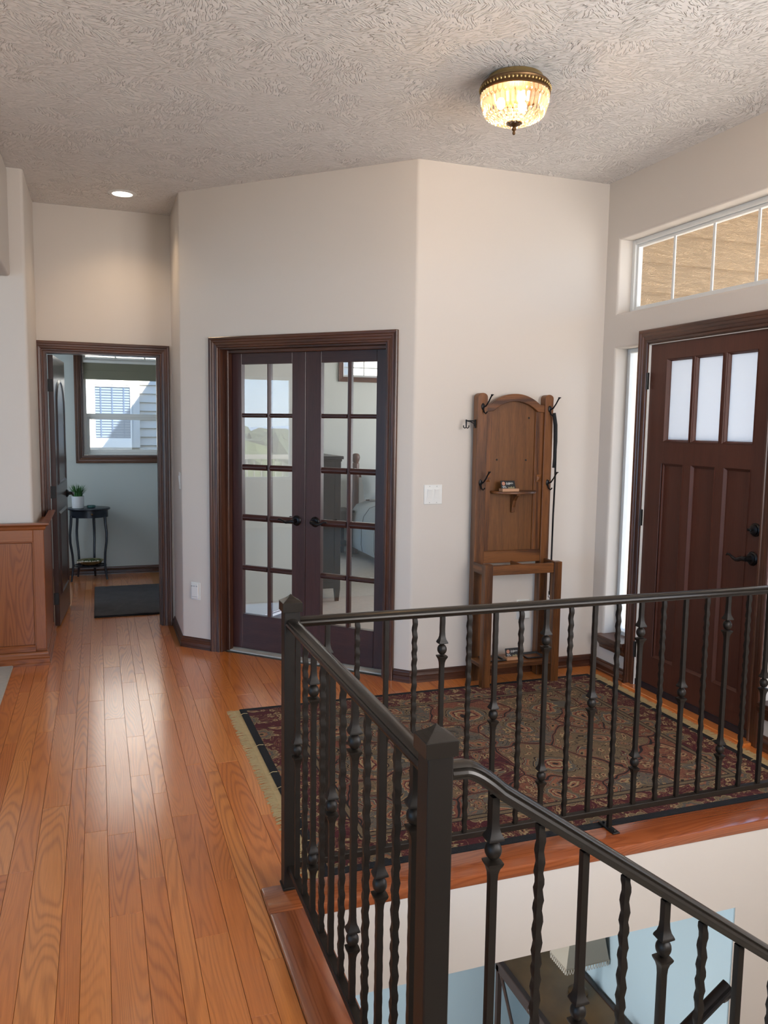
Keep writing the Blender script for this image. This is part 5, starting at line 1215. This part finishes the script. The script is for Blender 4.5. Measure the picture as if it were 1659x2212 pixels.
for k in range(4):
    p, q = Vector((*lo[k], 0)), Vector((*lo[(k + 1) % 4], 0)); n = int((q - p).length / .018)
    for i in range(n):
        a0 = p.lerp(q, i / n); a1 = p.lerp(q, (i + 1) / n)
        b.tube([(*a0.lerp(a1, t).xy, zb_ - .035 * math.sin(math.pi * t)) for t in (0, .2, .4, .6, .8, 1)], .002, 4)
b.build('bead_fringe', 'pebble', tlm, kind='stuff')
MB().lathe([(.07, 0), (.12, .03), (.135, .055), (.130, .056), (.115, .034), (.001, .006)], 24, (2.62, 3.47, ZT2 + .0015)).build('brass_bowl', 'brass', smooth=SM, label='brass bowl on the near end of the console table', cat='bowl')

# ================================================================== OUTSIDE
MB().box(-90, 60, -60, 90, -3.3, -3.1).build('outside_ground', 'ground', kind=S)
# siding and floor in front of the entry, under an added unseen roof
pw2 = empty('wall_siding', (4.2, YT - .02, 0), kind=S)
for k in range(19):
    z = SID0 + SIDH * k
    MB().prism([(YT - .030, z), (YT - .001, z), (YT - .001, z + SIDH + .012), (YT - .012, z + SIDH + .012)], XD + .165, 5.3, 'x').build('siding_board', 'tan_siding', pw2)
MB().box(XD + .161, 5.9, -7.0, YT - .04, 3.62, 3.75).build('roof_sun_block', 'neigh_trim', kind=S)  # unseen roof added to keep the sun out of the front glazing
MB().box(XD + .17, 30, -12, 26, -.25, -.05).build('floor_porch', 'concrete', kind=S)
MB().box(2.93, 5.6, 4.8, 9.45, H + .13, 5.27).build('wall_upper', 'neigh_siding', kind=S)
# neighbouring house beyond the bathroom window
nh = empty('neighbor_house', (1.0, 12.1, -3.1), 'pale sided neighbouring house beyond the bathroom window', 'house')
MB().box(-5, 6, 12.03, 12.3, -3.1, 5.5).build('wall', 'neigh_siding', nh)
for k in range(26):
    z = .98 - .121 + .1213 * k - .0
    MB().prism([(11.985, z), (12.03, z), (12.03, z + .125), (12.005, z + .125)], -4, 5, 'x').build('siding_board', 'neigh_siding', nh)
for a, c, e, f in ((-.16, -.06, 1.19, 2.18), (.475, .565, 1.19, 2.18), (-.06, .475, 1.19, 1.285), (-.06, .475, 2.06, 2.18)): MB().box(a, c, 11.945, 12.03, e, f).build('window_trim', 'neigh_trim', nh)
for a, c, e, f in ((-.06, -.025, 1.285, 2.06), (.44, .475, 1.285, 2.06), (-.025, .44, 1.285, 1.32), (-.025, .44, 2.03, 2.06)): MB().box(a, c, 11.952, 12.02, e, f).build('window_frame', 'neigh_trim', nh)
MB().box(-.025, .44, 11.974, 11.980, 1.32, 2.03).build('window_pane', 'neigh_glass', nh)
for k in range(19):
    z = 1.335 + .0365 * k; MB().box(-.02, .435, 11.966, 11.972, z, z + .022).build('blind_slat', 'blind', nh)
for x in (.05, .2, .355): MB().box(x - .008, x + .008, 11.959, 11.965, 1.325, 2.03).build('blind_tape', 'neigh_glass', nh)
# deck, trees and hills mirrored in the french door glass
dk = empty('deck_railing', (-8.2, 4.2, -.3), 'grey deck railing mirrored in the french door glass', 'railing')
MB().box(-8.24, -8.16, .5, 9, .92, 1.0).build('top_rail', 'deckrail', dk)
MB().box(-8.22, -8.18, .5, 9, .0, .06).build('bottom_rail', 'deckrail', dk)
for k in range(50): MB().box(-8.21, -8.19, .8 + .13 * k, .82 + .13 * k, .06, .92).build('baluster', 'deckrail', dk)
MB().box(-8.4, -5.62, 0, 9, -.3, -.06).build('floor_deck', 'deckrail', kind=S)
def tree(x, y, z0, h, w, mat, label):
    t = empty('garden_tree', (x, y, z0), label, 'tree', 'trees mirrored in the glass')
    MB().lathe([(.25, 0), (.15, h * .5)], 8, (x, y, z0)).build('trunk', 'bark', t)
    b = MB(); n = 0
    for k in range(7):
        a = random.uniform(0, 6.283); rr = random.uniform(0, .45) * w; zz = z0 + h * random.uniform(.45, .8)
        b.ball((x + rr * math.cos(a), y + rr * math.sin(a), zz), w * random.uniform(.35, .55), 10, 7, random.uniform(.8, 1.1))
    b.v = [p + Vector((mnoise.noise(p * .9), mnoise.noise(p * .9 + Vector((9, 0, 0))), mnoise.noise(p * .9 + Vector((0, 9, 0))))) * w * .25 for p in b.v]
    b.build('crown', mat, t)
for k, (x, y, z0, h, w, mm, lb) in enumerate(((-24, 2.8, -5.5, 6.6, 3.0, 'leaf', 'broad yellow-green tree mirrored behind the deck railing'), (-30, -.6, -5.5, 6.3, 2.6, 'leaf', 'round green tree mirrored beside the far houses'), (-21, .4, -5.5, 5.2, 1.3, 'leaf2', 'small dark conifer mirrored behind the deck railing'), (-40, 2.5, -6, 7.2, 4.2, 'leaf', 'large pale tree mirrored below the hills'), (-46, -4, -6, 7.2, 4.4, 'leaf2', 'dark tree mirrored far off below the hills'), (-54, 0, -6, 7.4, 5.0, 'leaf', 'far green tree mirrored nearest the horizon'))):
    tree(x, y, z0, h, w, mm, lb)
b = MB()
for k in range(46):
    x = -60 - 22 * random.random(); y = -16 + 26 * random.random(); w = random.uniform(1.6, 2.8)
    b.ball((x, y, -1.2 + random.uniform(-.6, .5)), w, 9, 6, random.uniform(.8, 1.0))
b.v = [p + Vector((mnoise.noise(p * .7), mnoise.noise(p * .7 + Vector((9, 0, 0))), mnoise.noise(p * .7 + Vector((0, 9, 0))))) * .8 for p in b.v]
b.build('outside_foliage', 'leaf2', label='far tree canopy mirrored below the blue hills', cat='foliage', kind='stuff')
for k, (x, y, lb) in enumerate(((-34, -6.0, 'low grey-roofed house mirrored among the trees'), (-26, -5.2, 'white house mirrored nearest the deck railing'))):
    e = empty('far_house', (x, y, -4), lb, 'house', 'far houses')
    MB().box(x - 2, x + 2, y - 2.2, y + 2.2, -4.5, -1.6).build('wall', 'housewhite', e)
    MB().prism([(y - 2.6, -1.7), (y + 2.6, -1.7), (y, -.2)], x - 2.3, x + 2.3, 'x').build('roof', 'roofing', e)
b = MB(); n = 60; vs_ = []; fs = []
for i in range(n + 1):
    y = -60 + 120 * i / n; hgt = .9 + .9 * (mnoise.noise(Vector((i * .17, 0, 0))) * .5 + .5) + .2 * mnoise.noise(Vector((i * .6, 5, 0)))
    vs_ += [(-84, y, -3.2), (-88, y, hgt), (-92, y, -3.2)]
for i in range(n): fs += [(i * 3, i * 3 + 3, i * 3 + 4, i * 3 + 1), (i * 3 + 1, i * 3 + 4, i * 3 + 5, i * 3 + 2)]
b.add(vs_, fs).build('outside_hills', 'hill', kind=S)
